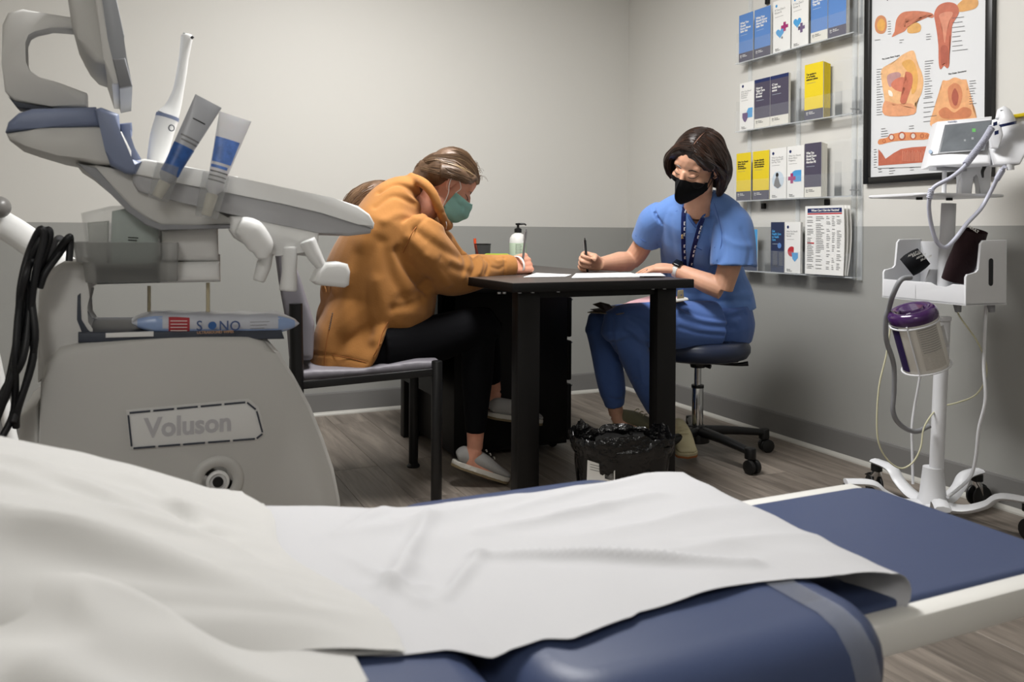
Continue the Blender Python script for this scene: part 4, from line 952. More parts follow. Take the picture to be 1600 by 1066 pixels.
# loop-shaped monitor arm
o_ = [(118, 27), (70, 20), (35, 13), (12, 19), (3, 38), (2, 100), (7, 142), (20, 158), (80, 166), (137, 168)]; i_ = [(118, 47), (80, 43), (52, 43), (39, 50), (33, 65), (34, 98), (41, 113), (60, 120), (95, 130), (136, 145)]
MB().extrude(UY(o_+i_[::-1], UM+0.055), (0, 0.06, 0), bevel=0.008).build('monitor_arm', UG, us, 50)
uext('arm_painted_shade', [(12, 150), (24, 160), (82, 168), (60, 172), (26, 168)], UM+0.05, 0.07, UD, 0.003)  # shade under the arm loop, built as a dark slab
# monitor seen edge-on
uext('monitor_back', [(102, -25), (148, -25), (176, 100), (162, 101), (148, 96), (133, 80), (122, 60), (112, 40)], UM-0.02, 0.34, UP_, 0.018)
uext('monitor_shell', [(145, -25), (158, -25), (190, 132), (175, 131), (162, 92)], UM-0.06, 0.42, UG, 0.008)
uext('monitor_bezel', [(156, -25), (177, -25), (194, 55), (192, 55), (198, 90), (207, 134), (187, 138), (168, 60)], UM-0.065, 0.43, mat('bezel_mid', '94979c', 0.4), 0.008)
uext('speaker_strip', [(176, 92), (196, 90), (207, 134), (187, 138)], UM-0.07, 0.02, mat('speaker_grey', '7b7c7f', 0.6), 0.004)
# bin at the side of the pillar
BINM = mat('smoky_bin', '9b9b98', 0.3, alpha=0.55)
bn = [PY(112, 379, UM-0.03), PY(280, 378, UM-0.03), PY(279, 441, UM-0.03), PY(133, 444, UM-0.03)]
def bin_ring(px0, px1, py, n=10):
    a = PY(px0, py, UM-0.05); b = PY(px1, py, UM-0.05); x0, x1, z = a.x, b.x, (a.z+b.z)/2; y0, y1 = UM-0.05, UM+0.14; r = 0.025; o = []
    for cx, cy, a0 in ((x1-r, y1-r, 0), (x0+r, y1-r, 90), (x0+r, y0+r, 180), (x1-r, y0+r, 270)):
        for k in range(5): o.append((cx+r*cos(radians(a0+k*22.5)), cy+r*sin(radians(a0+k*22.5)), z))
    return o
mb = MB(); prev = None
for px0, px1, py in ((112, 280, 379), (116, 280, 395), (118, 279, 409), (128, 279, 411), (133, 279, 441)):
    cur = [mb.bm.verts.new(v) for v in bin_ring(px0, px1, py)]
    if prev: mb.bridge(prev, cur)
    prev = cur
mb._f(prev); bmesh.ops.solidify(mb.bm, geom=mb.bm.faces[:], thickness=0.003); mb.build('side_bin', BINM, us, 30)
# white arm with a round knob behind the machine
la = thing('exam_lamp', 'white diagonal lamp arm with a grey round knob behind the ultrasound machine', 'lamp', CW(-1.65, 2.75, 0))
MB().tube([P(-60, 318, 2.75), P(20, 360, 2.75), P(82, 405, 2.75), P(130, 440, 2.78)], 0.022, 14, 4, up=(0, 1, 0), r2=0.045).build('arm', UW, la, 50)
MB().ell(P(-2, 324, 2.70), (0.036, 0.036, 0.036), sub=3).build('knob', mat('knob_grey', '6d6b68', 0.35), la, 80)
MB().cyl(CW(-1.60, 2.75, 0.03), P(-60, 320, 2.75), 0.018, seg=16).build('pole', UW, la)
MB().lathe(CW(-1.60, 2.75, 0), _u, [(0, 0), (0.22, 0), (0.21, 0.03), (0.03, 0.045), (0, 0.045)], 32).build('base', UW, la)

# ---- things standing in or lying on the machine
# endocavity probe
pr = [PY(292, 58, UM+0.05), PY(287, 92, UM+0.05), PY(279, 140, UM+0.05), PY(270, 168, UM+0.05), PY(262, 182, UM+0.05), PY(252, 215, UM+0.05), PY(243, 262, UM+0.05)]
prb = thing('ultrasound_probe', 'long slim white ultrasound probe standing up from the machine console', 'probe', pr[-1])
MB().tube([pr[0]+_u*0.004]+pr[:5], [0.008, 0.0135, 0.011, 0.012, 0.018, 0.025], 20, 6).build('shaft', UW, prb, 60)
MB().tube(pr[4:], [0.026, 0.025, 0.021], 20, 6).build('handle', UW, prb, 60)
MB().tube([pr[4]+(pr[4]-pr[5]).normalized()*0.002, pr[4].lerp(pr[5], 0.12)], 0.0265, 20, 1).build('blue_ring', UB, prb)
MB().tube([PY(299, 57, UM+0.035), PY(302, 60, UM+0.035)], 0.004, 8, 1).build('tip_window', RUB, prb)
q = PY(268, 200, UM+0.026); MB().tube([q+Vector((0.006*cos(a), 0, 0.007*sin(a))) for a in [k*pi/6 for k in range(13)]], 0.0012, 5, 1).build('round_mark', UD, prb)
# gel tubes
def gel_tube(label, top, seal_w, mid, neck, cap, Y, bodycol, inkcol, bands):
    t0, t1 = PY(*top, Y), PY(*cap, Y); ax = (t1-t0).normalized(); L = (t1-t0).length; side = ax.cross(Vector((0, 1, 0))).normalized()
    t = thing('gel_tube', label, 'tube', t1, 'gel tubes in the machine holders')
    nr = PY(*neck, Y); hn = (nr-t0).dot(ax)
    def f(u, v):
        a = 2*pi*u; h = hn*v; k = v
        hw = seal_w*(1-k)+0.019*k if k < 1 else 0.019
        hw = seal_w+(0.0195-seal_w)*min(1, k*1.15); th = 0.0015+(0.0185-0.0015)*min(1, k*1.05)**0.7
        return t0+ax*h+side*hw*cos(a)+Vector((0, 1, 0))*th*sin(a)
    mb = MB(); mb.grid(f, 32, 20, closed_u=True); bmesh.ops.remove_doubles(mb.bm, verts=mb.bm.verts[:], dist=0.0001)
    mb.bm.faces.new  # closed by shoulder below
    mb.build('squeeze_body', bodycol, t, 60)
    MB().lathe(t0+ax*hn, ax, [(0.0195, 0), (0.019, 0.006), (0.010, 0.016), (0.010, 0.024)], 24).build('shoulder', bodycol, t, 60)
    MB().lathe(t0+ax*(hn+0.018), ax, [(0.011, 0), (0.013, 0.002), (0.011, L-hn-0.02), (0.009, L-hn-0.018), (0, L-hn-0.018)], 20).build('cap', mat('tube_cap', 'cfcabb', 0.4), t, 60)
    for (v0, v1, u0, u1, m) in bands:
        MB().grid(lambda u, v: f(u0+(u1-u0)*u, v0+(v1-v0)*v)+(f(u0+(u1-u0)*u, v0+(v1-v0)*v)-(t0+ax*hn*(v0+(v1-v0)*v)))*0.03+Vector((0, -0.0006, 0)), 12, 6).build('label', m, t, 60)
    return t, f
TW = mat('tube_white', 'e4e4e8', 0.4, sss=0.1); TG = mat('tube_silver', 'a9abb0', 0.35)
INK = mat('tube_blue', '2f5796', 0.4, var=0.25, vscale=60); INK2 = mat('tube_midblue', '5c80c8', 0.4, var=0.25, vscale=60)
gel_tube('silver gel tube with a dark blue lower half leaning in the left holder', (326, 158), 0.031, 0, (262, 272), (245, 308), UM-0.095, TG, 0, [(0.62, 0.99, 0.52, 0.98, INK), (0.50, 0.52, 0.62, 0.95, LM('grey')), (0.55, 0.57, 0.66, 0.95, LM('grey')), (0.27, 0.285, 0.68, 0.85, LM('black'))])
gel_tube('white gel tube with a mid blue patch standing in the right holder', (368, 182), 0.036, 0, (332, 290), (322, 337), UM-0.095, TW, 0, [(0.34, 0.68, 0.56, 0.90, INK2), (0.72, 0.76, 0.56, 0.86, INK2), (0.80, 0.82, 0.56, 0.92, LM('grey')), (0.86, 0.88, 0.56, 0.92, LM('grey')), (0.92, 0.94, 0.56, 0.92, LM('grey'))])
CLR = mat('clear_holder', 'a9aaa8', 0.15, alpha=0.35)
for (a, b, Y, r_) in (((264, 258), (247, 312), UM-0.095, 0.026), ((338, 272), (322, 340), UM-0.095, 0.029)):
    p0, p1 = PY(*a, Y), PY(*b, Y); MB().lathe(p0, p1-p0, [(r_, 0), (r_*0.85, (p1-p0).length)], 28).build('tube_holder', CLR, us, 60)
# bag of liners in the bin
bg = thing('plastic_bag', 'clear plastic bag with pale green contents standing in the side bin', 'bag', PY(190, 400, UM+0.05))
BAG = mat('clear_film', 'd8dad8', 0.12, alpha=0.30, spec=0.9, bump=0.6, bscale=18, bdist=0.01)
mb = MB(); q4 = UY([(126, 333), (172, 322), (252, 318), (250, 420), (140, 420)], UM+0.02)
mb.extrude(q4, (0, 0.08, 0), bevel=0.012).build('film', BAG, bg, 60)
MB().extrude(UY([(175, 330), (215, 322), (248, 355), (247, 415), (172, 415)], UM+0.035), (0, 0.055, 0), bevel=0.012).build('green_liners', mat('pale_green', 'a9b8b0', 0.6, var=0.1, vscale=20), bg, 60)
MB().extrude(UY([(136, 348), (170, 345), (168, 415), (142, 415)], UM+0.035), (0, 0.05, 0), bevel=0.008).build('folded_liner', mat('pale_film', 'b9bcb6', 0.4), bg, 60)
for (x0, y0, x1) in ((200, 371, 216), (200, 375, 214)): MB().tube([PY(x0, y0, UM+0.018), PY(x1, y0+1, UM+0.018)], 0.0012, 5, 1).build('print_line', LM('black'), bg)
# packet of wipes lying on the deck
pk0, pk1 = PY(206, 505, UM+0.02), PY(468, 506, UM+0.02)
pk = thing('wipes_packet', 'long white and blue packet of wipes lying on the machine deck', 'packet', PY(335, 523, UM+0.02))
dxp = pk1-pk0; Lp = dxp.length; dxp = dxp.normalized(); hzp = 0.026
def pf(u, v):
    a = 2*pi*v; s_ = sin(pi*min(max(u, 0), 1)); e = min(1, u/0.13, (1-u)/0.13); e = max(e, 0)**0.6
    c = pk0+dxp*Lp*u-_u*(0.002*s_)
    hh = hzp*(0.10+0.90*e); ww = 0.055*(0.75+0.25*e)
    k = 1+0.04*sin(a*5+u*30)
    return c+_u*(hh*abs(sin(a))**0.7*(1 if sin(a) >= 0 else -1)*k)+Vector((0, 1, 0))*(ww*abs(cos(a))**0.7*(1 if cos(a) >= 0 else -1))+Vector((0, 0.045, 0))
MB().grid(pf, 60, 28).build('wrapper', mat('packet_white', 'c3c6cf', 0.3, bump=0.25, bscale=30, spec=0.7), pk, 60)
PB = mat('packet_blue', '8fa6cf', 0.3, spec=0.7)
def pband(u0, u1, v0, v1, m, name, off=0.0012, parent=pk):
    def g(u, v):
        p = pf(u0+(u1-u0)*u, v0+(v1-v0)*v); c = pk0+dxp*Lp*(u0+(u1-u0)*u)+Vector((0, 0.045, 0)); return p+(p-c).normalized()*off
    return MB().grid(g, 14, 8).build(name, m, parent, 60)
for (u0, u1) in ((0.03, 0.17), (0.86, 0.97)): pband(u0, u1, 0.40, 1.0, PB, 'blue_end')
pband(0.17, 0.86, 0.545, 0.615, PB, 'blue_stripe'); pband(0.205, 0.325, 0.42, 0.585, mat('packet_red', 'a8323a', 0.35), 'red_label', 0.002)
def pt(px, py): q = PY(px, py, UM+0.002); return q
for k in range(4): MB().tube([pt(266, 501+k*5)+Vector((0, -0.010, 0)), pt(292, 501+k*5)+Vector((0, -0.010, 0))], 0.0010, 4, 1).build('print_line', LM('white'), pk)
for tx_, px_ in (('S', 306), ('N', 341), ('O', 358)): text_mesh(tx_, 0.033, mat('packet_ink', '3b4f7c', 0.4), pt(px_, 516)+Vector((0, -0.011, 0)), pt(375, 514)-pt(307, 516), (0, 0, 1), pk, 'lettering', bold=0.0004, sx=0.92)
q = pt(331, 508)+Vector((0, -0.011, 0)); MB().poly([q+Vector((0.0095*cos(a), -0.0006, 0.0095*sin(a))) for a in [k*pi/8 for k in range(16)]]).build('globe_mark', mat('globe_blue', '2f5c97', 0.4), pk, 0)
text_mesh('ULTRASOUND WIPES', 0.0085, mat('packet_tan', 'b08a6a', 0.5), pt(307, 521)+Vector((0, -0.012, 0)), pt(375, 519)-pt(307, 521), (0, 0, 1), pk, 'small_lettering', bold=0.0003)
for k in range(3): MB().tube([pt(390, 503+k*5)+Vector((0, -0.010, 0)), pt(420-(k*4), 502+k*5)+Vector((0, -0.010, 0))], 0.0009, 4, 1).build('print_line', LM('grey'), pk)
# bundle of black cables at the left
BC = mat('black_cable', '121316', 0.5)
cb = thing('cable_bundle', 'looped bundle of thick black probe cables hanging at the far left', 'cables', PY(30, 600, UM-0.05))
Yc = UM-0.06
for pts in ([(-10, 670), (10, 610), (28, 520), (32, 450), (45, 395), (63, 358), (68, 375), (55, 430), (48, 500), (52, 560), (28, 640), (25, 668)],
            [(-14, 680), (18, 590), (34, 500), (44, 420), (60, 380), (74, 359), (78, 370), (66, 410), (50, 460), (55, 530), (40, 600), (20, 660)],
            [(0, 690), (22, 640), (24, 560), (30, 480), (40, 430), (52, 400), (64, 362)],
            [(60, 445), (85, 400), (106, 372), (110, 376), (108, 408)], [(62, 450), (72, 425), (96, 392), (108, 370)], [(-10, 640), (12, 600), (36, 560), (46, 480), (42, 440)]):
    MB().tube([PY(a, b, Yc+random.uniform(-0.02, 0.02)) for a, b in pts], 0.0072, 10, 6).build('cable', BC, cb, 60)
for pts in ([(62, 440), (74, 410), (86, 378), (94, 372), (98, 382), (88, 400), (70, 430)], [(-5, 650), (20, 600), (34, 540)]):
    MB().tube([PY(a, b, Yc+0.03) for a, b in pts], 0.0065, 10, 6).build('cable', HOSE, cb, 60)
# ------------------------------------------------------------------ SIDE CHAIR
CG = mat('chair_grey_vinyl', '77747a', 0.5, bump=0.1, bscale=150, bdist=0.001); BM = mat('black_metal', '0c0c0d', 0.4)
chw = cv(-0.264, 0.965, 0); chf = cv(0.965, 0.264, 0)
F1 = CW(-0.247, 2.78, 0); R1 = F1-chf*0.452
ch1 = thing('side_chair', 'black framed side chair with grey padded seat under the woman in the orange sweatshirt', 'chair', F1-chf*0.22+chw*0.25)
LW_ = 0.508
for base, top in ((F1, 0.492), (F1+chw*LW_, 0.492)):
    l = MB().cyl(base+_u*0.012, base+_u*top, 0.0185, seg=20, bevel=0.004).build('leg', BM, ch1)
    MB().lathe(base, _u, [(0, 0), (0.025, 0), (0.026, 0.006), (0.019, 0.014), (0, 0.014)], 20).build('foot_cap', BM, l)
for base in (R1, R1+chw*LW_):
    l = MB().tube([base+chf*(-0.03), base+_u*0.30+chf*0.0, base+_u*0.69-chf*0.004], 0.021, 20, 5).build('leg', BM, ch1, 50)
    MB().lathe(base-chf*0.03, _u, [(0, 0), (0.026, 0), (0.026, 0.008), (0.021, 0.016), (0, 0.016)], 20).build('foot_cap', BM, l)
for k in (0, 1):
    MB().extrude([R1+chw*(LW_*k-0.008)+_u*0.415, F1+chw*(LW_*k-0.008)+_u*0.443, F1+chw*(LW_*k-0.008)+_u*0.468, R1+chw*(LW_*k-0.008)+_u*0.44], chw*0.016, bevel=0.003).build('side_rail', BM, ch1)
MB().tube([R1+_u*0.43+chw*0.01, R1+_u*0.43+chw*(LW_-0.01)], 0.012, 10, 1).build('cross_rail', BM, ch1)
def seat_f(u, v):
    a = (R1+chf*0.0)+chf*(0.452*u*1.05-0.02)+chw*(0.015+(LW_-0.03)*v)
    e = min(u, 1-u, 0.12)/0.12; g_ = min(v, 1-v, 0.1)/0.1
    top = 0.458+0.034*u+0.016*sin(u*pi*2.2-0.4)*0.4
    return a+_u*(top-0.03*(1-e**0.5)-0.022*(1-g_**0.5))
mb = MB(); mb.grid(seat_f, 28, 20)
mb.grid(lambda u, v: Vector((seat_f(u, v).x, seat_f(u, v).y, 0.434+0.026*u)), 28, 20); bmesh.ops.remove_doubles(mb.bm, verts=mb.bm.verts[:], dist=0.003)
me = organic(MB().extrude([R1-chf*0.015+_u*0.436+chw*0.012, F1+chf*0.012+_u*0.458+chw*0.012, F1+chf*0.018+_u*0.488+chw*0.012, F1-chf*0.06+_u*0.492+chw*0.012, F1-chf*0.25+_u*0.472+chw*0.012, R1+chf*0.05+_u*0.474+chw*0.012, R1-chf*0.02+_u*0.468+chw*0.012], chw*(LW_-0.024), bevel=0.01), 0.006, 14)
link('seat', me, CG, ch1, 180); mb.bm.free()
bpn = MB().extrude([R1-chf*0.035+_u*0.50, R1+chf*0.040+_u*0.50, R1+chf*0.045+_u*0.62, R1-chf*0.005+_u*0.78, R1-chf*0.05+_u*0.885, R1-chf*0.085+_u*0.875, R1-chf*0.07+_u*0.76, R1-chf*0.045+_u*0.62], chw*(LW_-0.05), bevel=0.02)
me = organic(bpn, 0.006, 16); me.transform(Matrix.Translation(chw*0.025+chf*0.012)); link('backrest', me, CG, ch1, 180)
# ------------------------------------------------------------------ ROLLING STOOL
stc = CW(0.775, 3.47, 0)
so_ = thing('rolling_stool', 'round navy rolling stool with chrome column under the woman in blue scrubs', 'stool', stc)
MB().lathe(stc+_u*0.402, _u, [(0, 0), (0.165, 0), (0.198, 0.012), (0.212, 0.035), (0.212, 0.055), (0.200, 0.078), (0.17, 0.088), (0, 0.090)], 48).build('seat', mat('stool_navy', '232b3f', 0.35, spec=0.5), so_, 60)
MB().box(stc+cv(0.05, 0, 0)+_u*0.392, (0.22, 0.10, 0.014), bevel=0.004).build('seat_plate', BM, so_)
MB().tube([stc+_u*0.388, stc+cv(0.13, -0.05, 0)+_u*0.385, stc+cv(0.19, -0.07, 0)+_u*0.392], [0.006, 0.006, 0.010], 10, 4).build('height_lever', BM, so_)
MB().cyl(stc+_u*0.365, stc+_u*0.392, 0.03, 0.036, 20).build('top_collar', BM, so_)
MB().cyl(stc+_u*0.26, stc+_u*0.37, 0.0145, seg=24).build('piston', CHROME, so_)
MB().cyl(stc+_u*0.06, stc+_u*0.285, 0.0235, seg=28, bevel=0.003).build('column', CHROME, so_)
MB().cyl(stc+_u*0.280, stc+_u*0.292, 0.0255, seg=28).build('column_ring', BM, so_)
MB().cyl(stc+cv(0.025, -0.02, 0)+_u*0.378, stc+cv(0.045, -0.035, 0)+_u*0.372, 0.009, seg=12).build('knob', BM, so_)
MB().cyl(stc+_u*0.055, stc+_u*0.125, 0.05, 0.036, 24, bevel=0.004).build('base_hub', BM, so_)
for a in (-61, 11, 83, 155, 227):
    d = leg_dir(a); sd_ = Vector((-d.y, d.x, 0)); e_ = stc+d*0.30
    l = MB().tube([stc+d*0.02+_u*0.102, stc+d*0.14+_u*0.098, e_+_u*0.082], [0.028, 0.024, 0.019], 12, 4, up=sd_, r2=[0.022, 0.018, 0.014]).build('leg', BM, so_, 50)
    MB().cyl(e_+_u*0.055, e_+_u*0.098, 0.022, seg=18, bevel=0.004).build('caster_housing', BM, l)
    for s_ in (-1, 1): MB().cyl(e_+d*0.01+sd_*0.006*s_+_u*0.0275, e_+d*0.01+sd_*0.024*s_+_u*0.0275, 0.0275, seg=22, bevel=0.004).build('wheel', RUB, l)
# ------------------------------------------------------------------ WASTE BIN with liner
bc = CW(0.353, 2.66, 0)
bi = thing('waste_bin', 'black waste bin with a crinkled black liner in front of the desk leg', 'bin', bc)
bx_, by_ = _r, _f
def rr(c, hx, hy, r, n=6): return rrect(c, bx_, by_, hx, hy, r, n)
mb = MB(); prev = None
for h_, hx, hy in ((0.0, 0.115, 0.075), (0.02, 0.118, 0.078), (0.245, 0.142, 0.098), (0.255, 0.147, 0.103), (0.262, 0.147, 0.103)):
    cur = [mb.bm.verts.new(v) for v in rr(bc+_u*h_, hx, hy, 0.04)]
    if prev: mb.bridge(prev, cur)
    else: mb._f(cur[::-1])
    prev = cur
mb.build('bucket', mat('bin_black', '0e0e0f', 0.45), bi, 50)
LINER = mat('bin_liner', '0b0b0c', 0.22, spec=0.6, bump=0.9, bscale=35, bdist=0.012)
def lin(u, v):
    a = 2*pi*u; ca, sa = cos(a), sin(a)
    ex = abs(ca)**0.6*(1 if ca > 0 else -1); ey = abs(sa)**0.6*(1 if sa > 0 else -1)
    nz = noise.noise(Vector((ca*3, sa*3, v*3)))*0.010+abs(noise.noise(Vector((ca*9, sa*9, v*5))))*0.010
    top = 0.284+0.016*noise.noise(Vector((ca*2.3, sa*2.3, 1)))+0.012*noise.noise(Vector((ca*7, sa*7, 1)))
    if v < 0.45: t = v/0.45; s_ = 1.06+0.0*t; h_ = 0.224+(top-0.224)*t; s_ = 1.03+0.05*t+0.03*sin(t*pi)
    else: t = (v-0.45)/0.55; s_ = 1.05-0.16*t; h_ = top-0.20*t**1.3+0.012*sin(t*9+a*3)
    return bc+bx_*(ex*(0.146*s_+nz))+by_*(ey*(0.102*s_+nz))+_u*(h_+nz*0.8)
ln_ = MB().grid(lin, 110, 26, closed_u=True).build('liner', LINER, bi, 70)
lb = bc+by_*-0.094+_u*0.20
q0, q1 = P(919, 724, 2.562), P(961, 738, 2.562)
def bf(px, py): return P(px, py, 2.566)
MB().poly([bf(918, 719), bf(961, 733), bf(961, 775), bf(916, 770)]).build('sticker', LM('white'), bi, 0)
MB().poly([bf(945, 733), bf(959, 736), bf(959, 752), bf(945, 748)]).build('sticker_block', LM('black'), bi, 0)
for k in range(3): MB().poly([P(922, 725+k*4, 2.565), P(938, 729+k*4, 2.565), P(938, 730+k*4, 2.565), P(922, 726+k*4, 2.565)]).build('sticker_line', LM('grey'), bi, 0)
# ------------------------------------------------------------------ ON THE DESK
def sheet_obj(label, pts, m='white', thick=0.0012, h=HT+0.0012):
    c = [G(a, b, h) for a, b in pts]
    return tag(MB().extrude(c, _u*thick).build('paper_form', LM(m) if isinstance(m, str) else m, None, 0), label, 'paper')
WPAP = mat('form_paper', 'f2f2f2', 0.6)
sheet_obj('white form under the hand of the woman in the orange sweatshirt', [(818, 433.5), (884, 432.5), (893, 429.5), (838, 427)], WPAP)
sheet_obj('white form being filled in by the woman in blue scrubs', [(893, 435.2), (1006, 433.2), (985, 427.3), (900, 428.4)], WPAP, thick=0.003)
sheet_obj('pale form under the flat left hand of the woman in scrubs', [(1000, 432), (1040, 431.6), (1032, 427.2), (992, 428)], mat('form_blue_white', 'c8cbd4', 0.6), thick=0.0015, h=HT+0.0050)
# pump bottle
bt = P(809, 420, 4.10); bt.z = HT+0.0002
bo = thing('pump_bottle', 'white pump bottle with black pump head and pale green label on the desk', 'bottle', bt)
MB().lathe(bt, _u, [(0, 0), (0.037, 0), (0.041, 0.004), (0.042, 0.11), (0.040, 0.13), (0.030, 0.147), (0.016, 0.155), (0.015, 0.160), (0, 0.160)], 32).build('body', mat('bottle_white', 'e2e2de', 0.35), bo, 50)
MB().lathe(bt, _u, [(0.0424, 0.022), (0.0427, 0.024), (0.0427, 0.105), (0.0424, 0.107)], 40, arc=2*pi).build('label', mat('label_green', 'bfd0b8', 0.45), bo, 50)
for k in range(6): MB().tube([bt+cv(-0.012+0.0*k, -0.0432, 0)+_u*(0.1-k*0.008), bt+cv(0.014+0.004*(k % 2), -0.0418, 0)+_u*(0.1-k*0.008)], 0.0011, 4, 1).build('label_line', LM('grey'), bo)
MB().lathe(bt+_u*0.158, _u, [(0, 0), (0.018, 0), (0.018, 0.018), (0.012, 0.022), (0.006, 0.024), (0.006, 0.036), (0.012, 0.037), (0.013, 0.045), (0, 0.046)], 24).tube([bt+_u*0.199, bt+cv(0.030, -0.004, 0)+_u*0.200, bt+cv(0.040, -0.005, 0)+_u*0.193], [0.006, 0.0045, 0.003], 10, 4).build('pump', BM, bo, 50)
# mesh pen cup with orange marker, lime tape dispenser
cpc = P(754, 421, 4.05); cpc.z = HT+0.0002
MESH = mat('mesh_black', '1b1c1f', 0.5, alpha=0.62)
cu_ = thing('pen_cup', 'black wire mesh pen cup on the desk', 'cup', cpc)
mb = MB().lathe(cpc, _u, [(0, 0.002), (0.034, 0.002), (0.039, 0.10)], 28); mb.build('mesh_wall', MESH, cu_, 50)
MB().lathe(cpc, _u, [(0.038, 0.098), (0.041, 0.098), (0.041, 0.103), (0.038, 0.103), (0.038, 0.098)], 28).build('rim', BM, cu_)
MB().lathe(cpc, _u, [(0, 0), (0.036, 0), (0.036, 0.004), (0, 0.004)], 28).build('base', BM, cu_)
mk = MB().tube([cpc+cv(-0.012, -0.004, 0)+_u*0.006, cpc+cv(-0.034, 0.0, 0)+_u*0.085, cpc+cv(-0.0385, 0.001, 0)+_u*0.128], [0.006, 0.0065, 0.007], 12, 2).build('marker', mat('orange_plastic', 'e2542a', 0.35), None)
tag(mk, 'orange capped marker leaning in the mesh pen cup', 'pen')
tp = P(776, 423, 3.85); tp.z = HT
td = thing('tape_dispenser', 'lime green rounded dispenser with a dark slot behind the orange sleeve', 'dispenser', tp)
MB().extrude(rrect(tp+cv(0, -0.03, 0)+_u*0.0305, _r, _u, 0.062, 0.030, 0.016), _f*0.06, bevel=0.006).build('shell', mat('lime_plastic', 'a3bf2e', 0.4), td, 50)
MB().extrude(rrect(tp+cv(0.008, -0.0315, 0)+_u*0.026, _r, _u, 0.045, 0.018, 0.008), _f*0.006, bevel=0.001).build('slot', BM, td)
# ------------------------------------------------------------------ PEOPLE
from mathutils.bvhtree import BVHTree
SKIN = mat('skin_light', 'c99a80', 0.5, sss=0.12, var=0.06, vscale=25, spec=0.4, bump=0.05, bscale=300, bdist=0.0005)
SKIN2 = mat('skin_rosy', 'c48a72', 0.5, sss=0.12, var=0.08, vscale=25, spec=0.4, bump=0.05, bscale=300, bdist=0.0005)
class Frame:
    def __init__(s, O, F, U, k=1.0):
        s.O = O; s.F = F.normalized(); s.U = (U-s.F*U.dot(s.F)).normalized(); s.S = s.F.cross(s.U)   # S: the person's right
        s.k = k; s.R = Matrix((s.S, s.F, s.U)).transposed()
    def p(s, x, y, z): return s.O+(s.S*x+s.F*y+s.U*z)*s.k
def head_frame(O, yaw_dir, pitch, roll, k=1.0):
    F = (yaw_dir*cos(pitch)-_u*sin(pitch)).normalized(); U = (yaw_dir*sin(pitch)+_u*cos(pitch)).normalized()
    S = F.cross(U); U2 = U*cos(roll)+S*sin(roll)
    return Frame(O, F, U2, k)
def head_prims(mb, fr):
    k = fr.k
    def e(x, y, z, rx, ry, rz, sub=3): mb.ell(fr.p(x, y, z), (rx*k, ry*k, rz*k), fr.R, sub)
    e(0, -0.012, 0.032, 0.073, 0.090, 0.083); e(0, 0.02, -0.02, 0.062, 0.068, 0.075); e(0, 0.030, -0.055, 0.054, 0.052, 0.055)
    e(0, 0.045, -0.085, 0.036, 0.034, 0.026); e(0, 0.064, -0.098, 0.017, 0.015, 0.014)
    for s in (-1, 1):
        e(s*0.038, 0.055, -0.025, 0.024, 0.024, 0.022); e(s*0.028, 0.058, 0.026, 0.026, 0.013, 0.018); e(s*0.031, 0.066, 0.001, 0.0135, 0.013, 0.012)
        e(s*0.045, 0.010, -0.078, 0.018, 0.035, 0.022)
        mb.tube([fr.p(s*0.071, 0.008, 0.004), fr.p(s*0.080, 0.000, 0.020), fr.p(s*0.085, -0.016, 0.018), fr.p(s*0.083, -0.020, -0.005), fr.p(s*0.077, -0.008, -0.028), fr.p(s*0.071, 0.004, -0.030)], 0.0045*k, 8, 4)
        e(s*0.076, -0.006, -0.004, 0.004, 0.014, 0.020)
        e(s*0.012, 0.090, -0.034, 0.007, 0.008, 0.006)
    mb.tube([fr.p(0, 0.078, 0.012), fr.p(0, 0.088, -0.004), fr.p(0, 0.101, -0.024), fr.p(0, 0.104, -0.032), fr.p(0, 0.090, -0.040)], [0.008*k, 0.0085*k, 0.0105*k, 0.0115*k, 0.008*k], 12, 4)
    e(0, 0.083, -0.062, 0.021, 0.008, 0.006); e(0, 0.081, -0.072, 0.018, 0.009, 0.006)
def hand_prims(mb, W, d, n, s, k, curls, thumb, spread=0.06, fr_=0.0085):
    d = d.normalized(); n = (n-d*n.dot(d)).normalized(); s = (s-d*s.dot(d)-n*s.dot(n)).normalized()
    kn = W+d*0.088*k
    for t in (-0.030, -0.010, 0.010, 0.030):
        mb.tube([W+s*t*0.55*k-d*0.01*k, W+s*t*0.9*k+d*0.045*k+n*0.002*k, kn+s*t*k+n*0.001*k-d*abs(t-0.008)*0.25*k], [0.014*k, 0.0145*k, 0.0115*k], 12, 4)
    mb.tube([W+s*0.012*k, W+s*0.028*k+d*0.035*k-n*0.008*k, W+s*0.026*k+d*0.06*k-n*0.006*k], [0.013*k, 0.017*k, 0.012*k], 12, 4)
    L_ = [(0.043, 0.025, 0.020), (0.047, 0.029, 0.021), (0.043, 0.027, 0.021), (0.034, 0.020, 0.018)]
    tips = []
    for i, (t, ls) in enumerate(zip((0.030, 0.010, -0.010, -0.029), L_)):
        c = curls[i]; p = kn+s*t*k-d*abs(t-0.008)*0.25*k; sp = spread*(1.5-i)*0.5; dd = (d+s*sp).normalized(); pts = [p-d*0.012*k, p]; ang = 0
        for a_, l_ in zip(c, ls):
            ang += radians(a_); v = dd*cos(ang)-n*sin(ang); p = p+v*l_*k; pts.append(p)
        mb.tube(pts, [fr_*1.15*k, fr_*1.1*k, fr_*1.0*k, fr_*0.92*k, fr_*0.72*k], 10, 4); tips.append(p)
    b = W+s*0.022*k+d*0.022*k-n*0.006*k; pts = [b]; p = b
    for (a, c, l_) in thumb:       # a: angle away from d towards s, c: towards the palm
        v = (d*cos(radians(a))+s*sin(radians(a)))*cos(radians(c))-n*sin(radians(c)); p = p+v*l_*k; pts.append(p)
    mb.tube(pts, [0.014*k, 0.0125*k, 0.0105*k, 0.0085*k][:len(pts)], 12, 4); tips.append(p)
    return tips
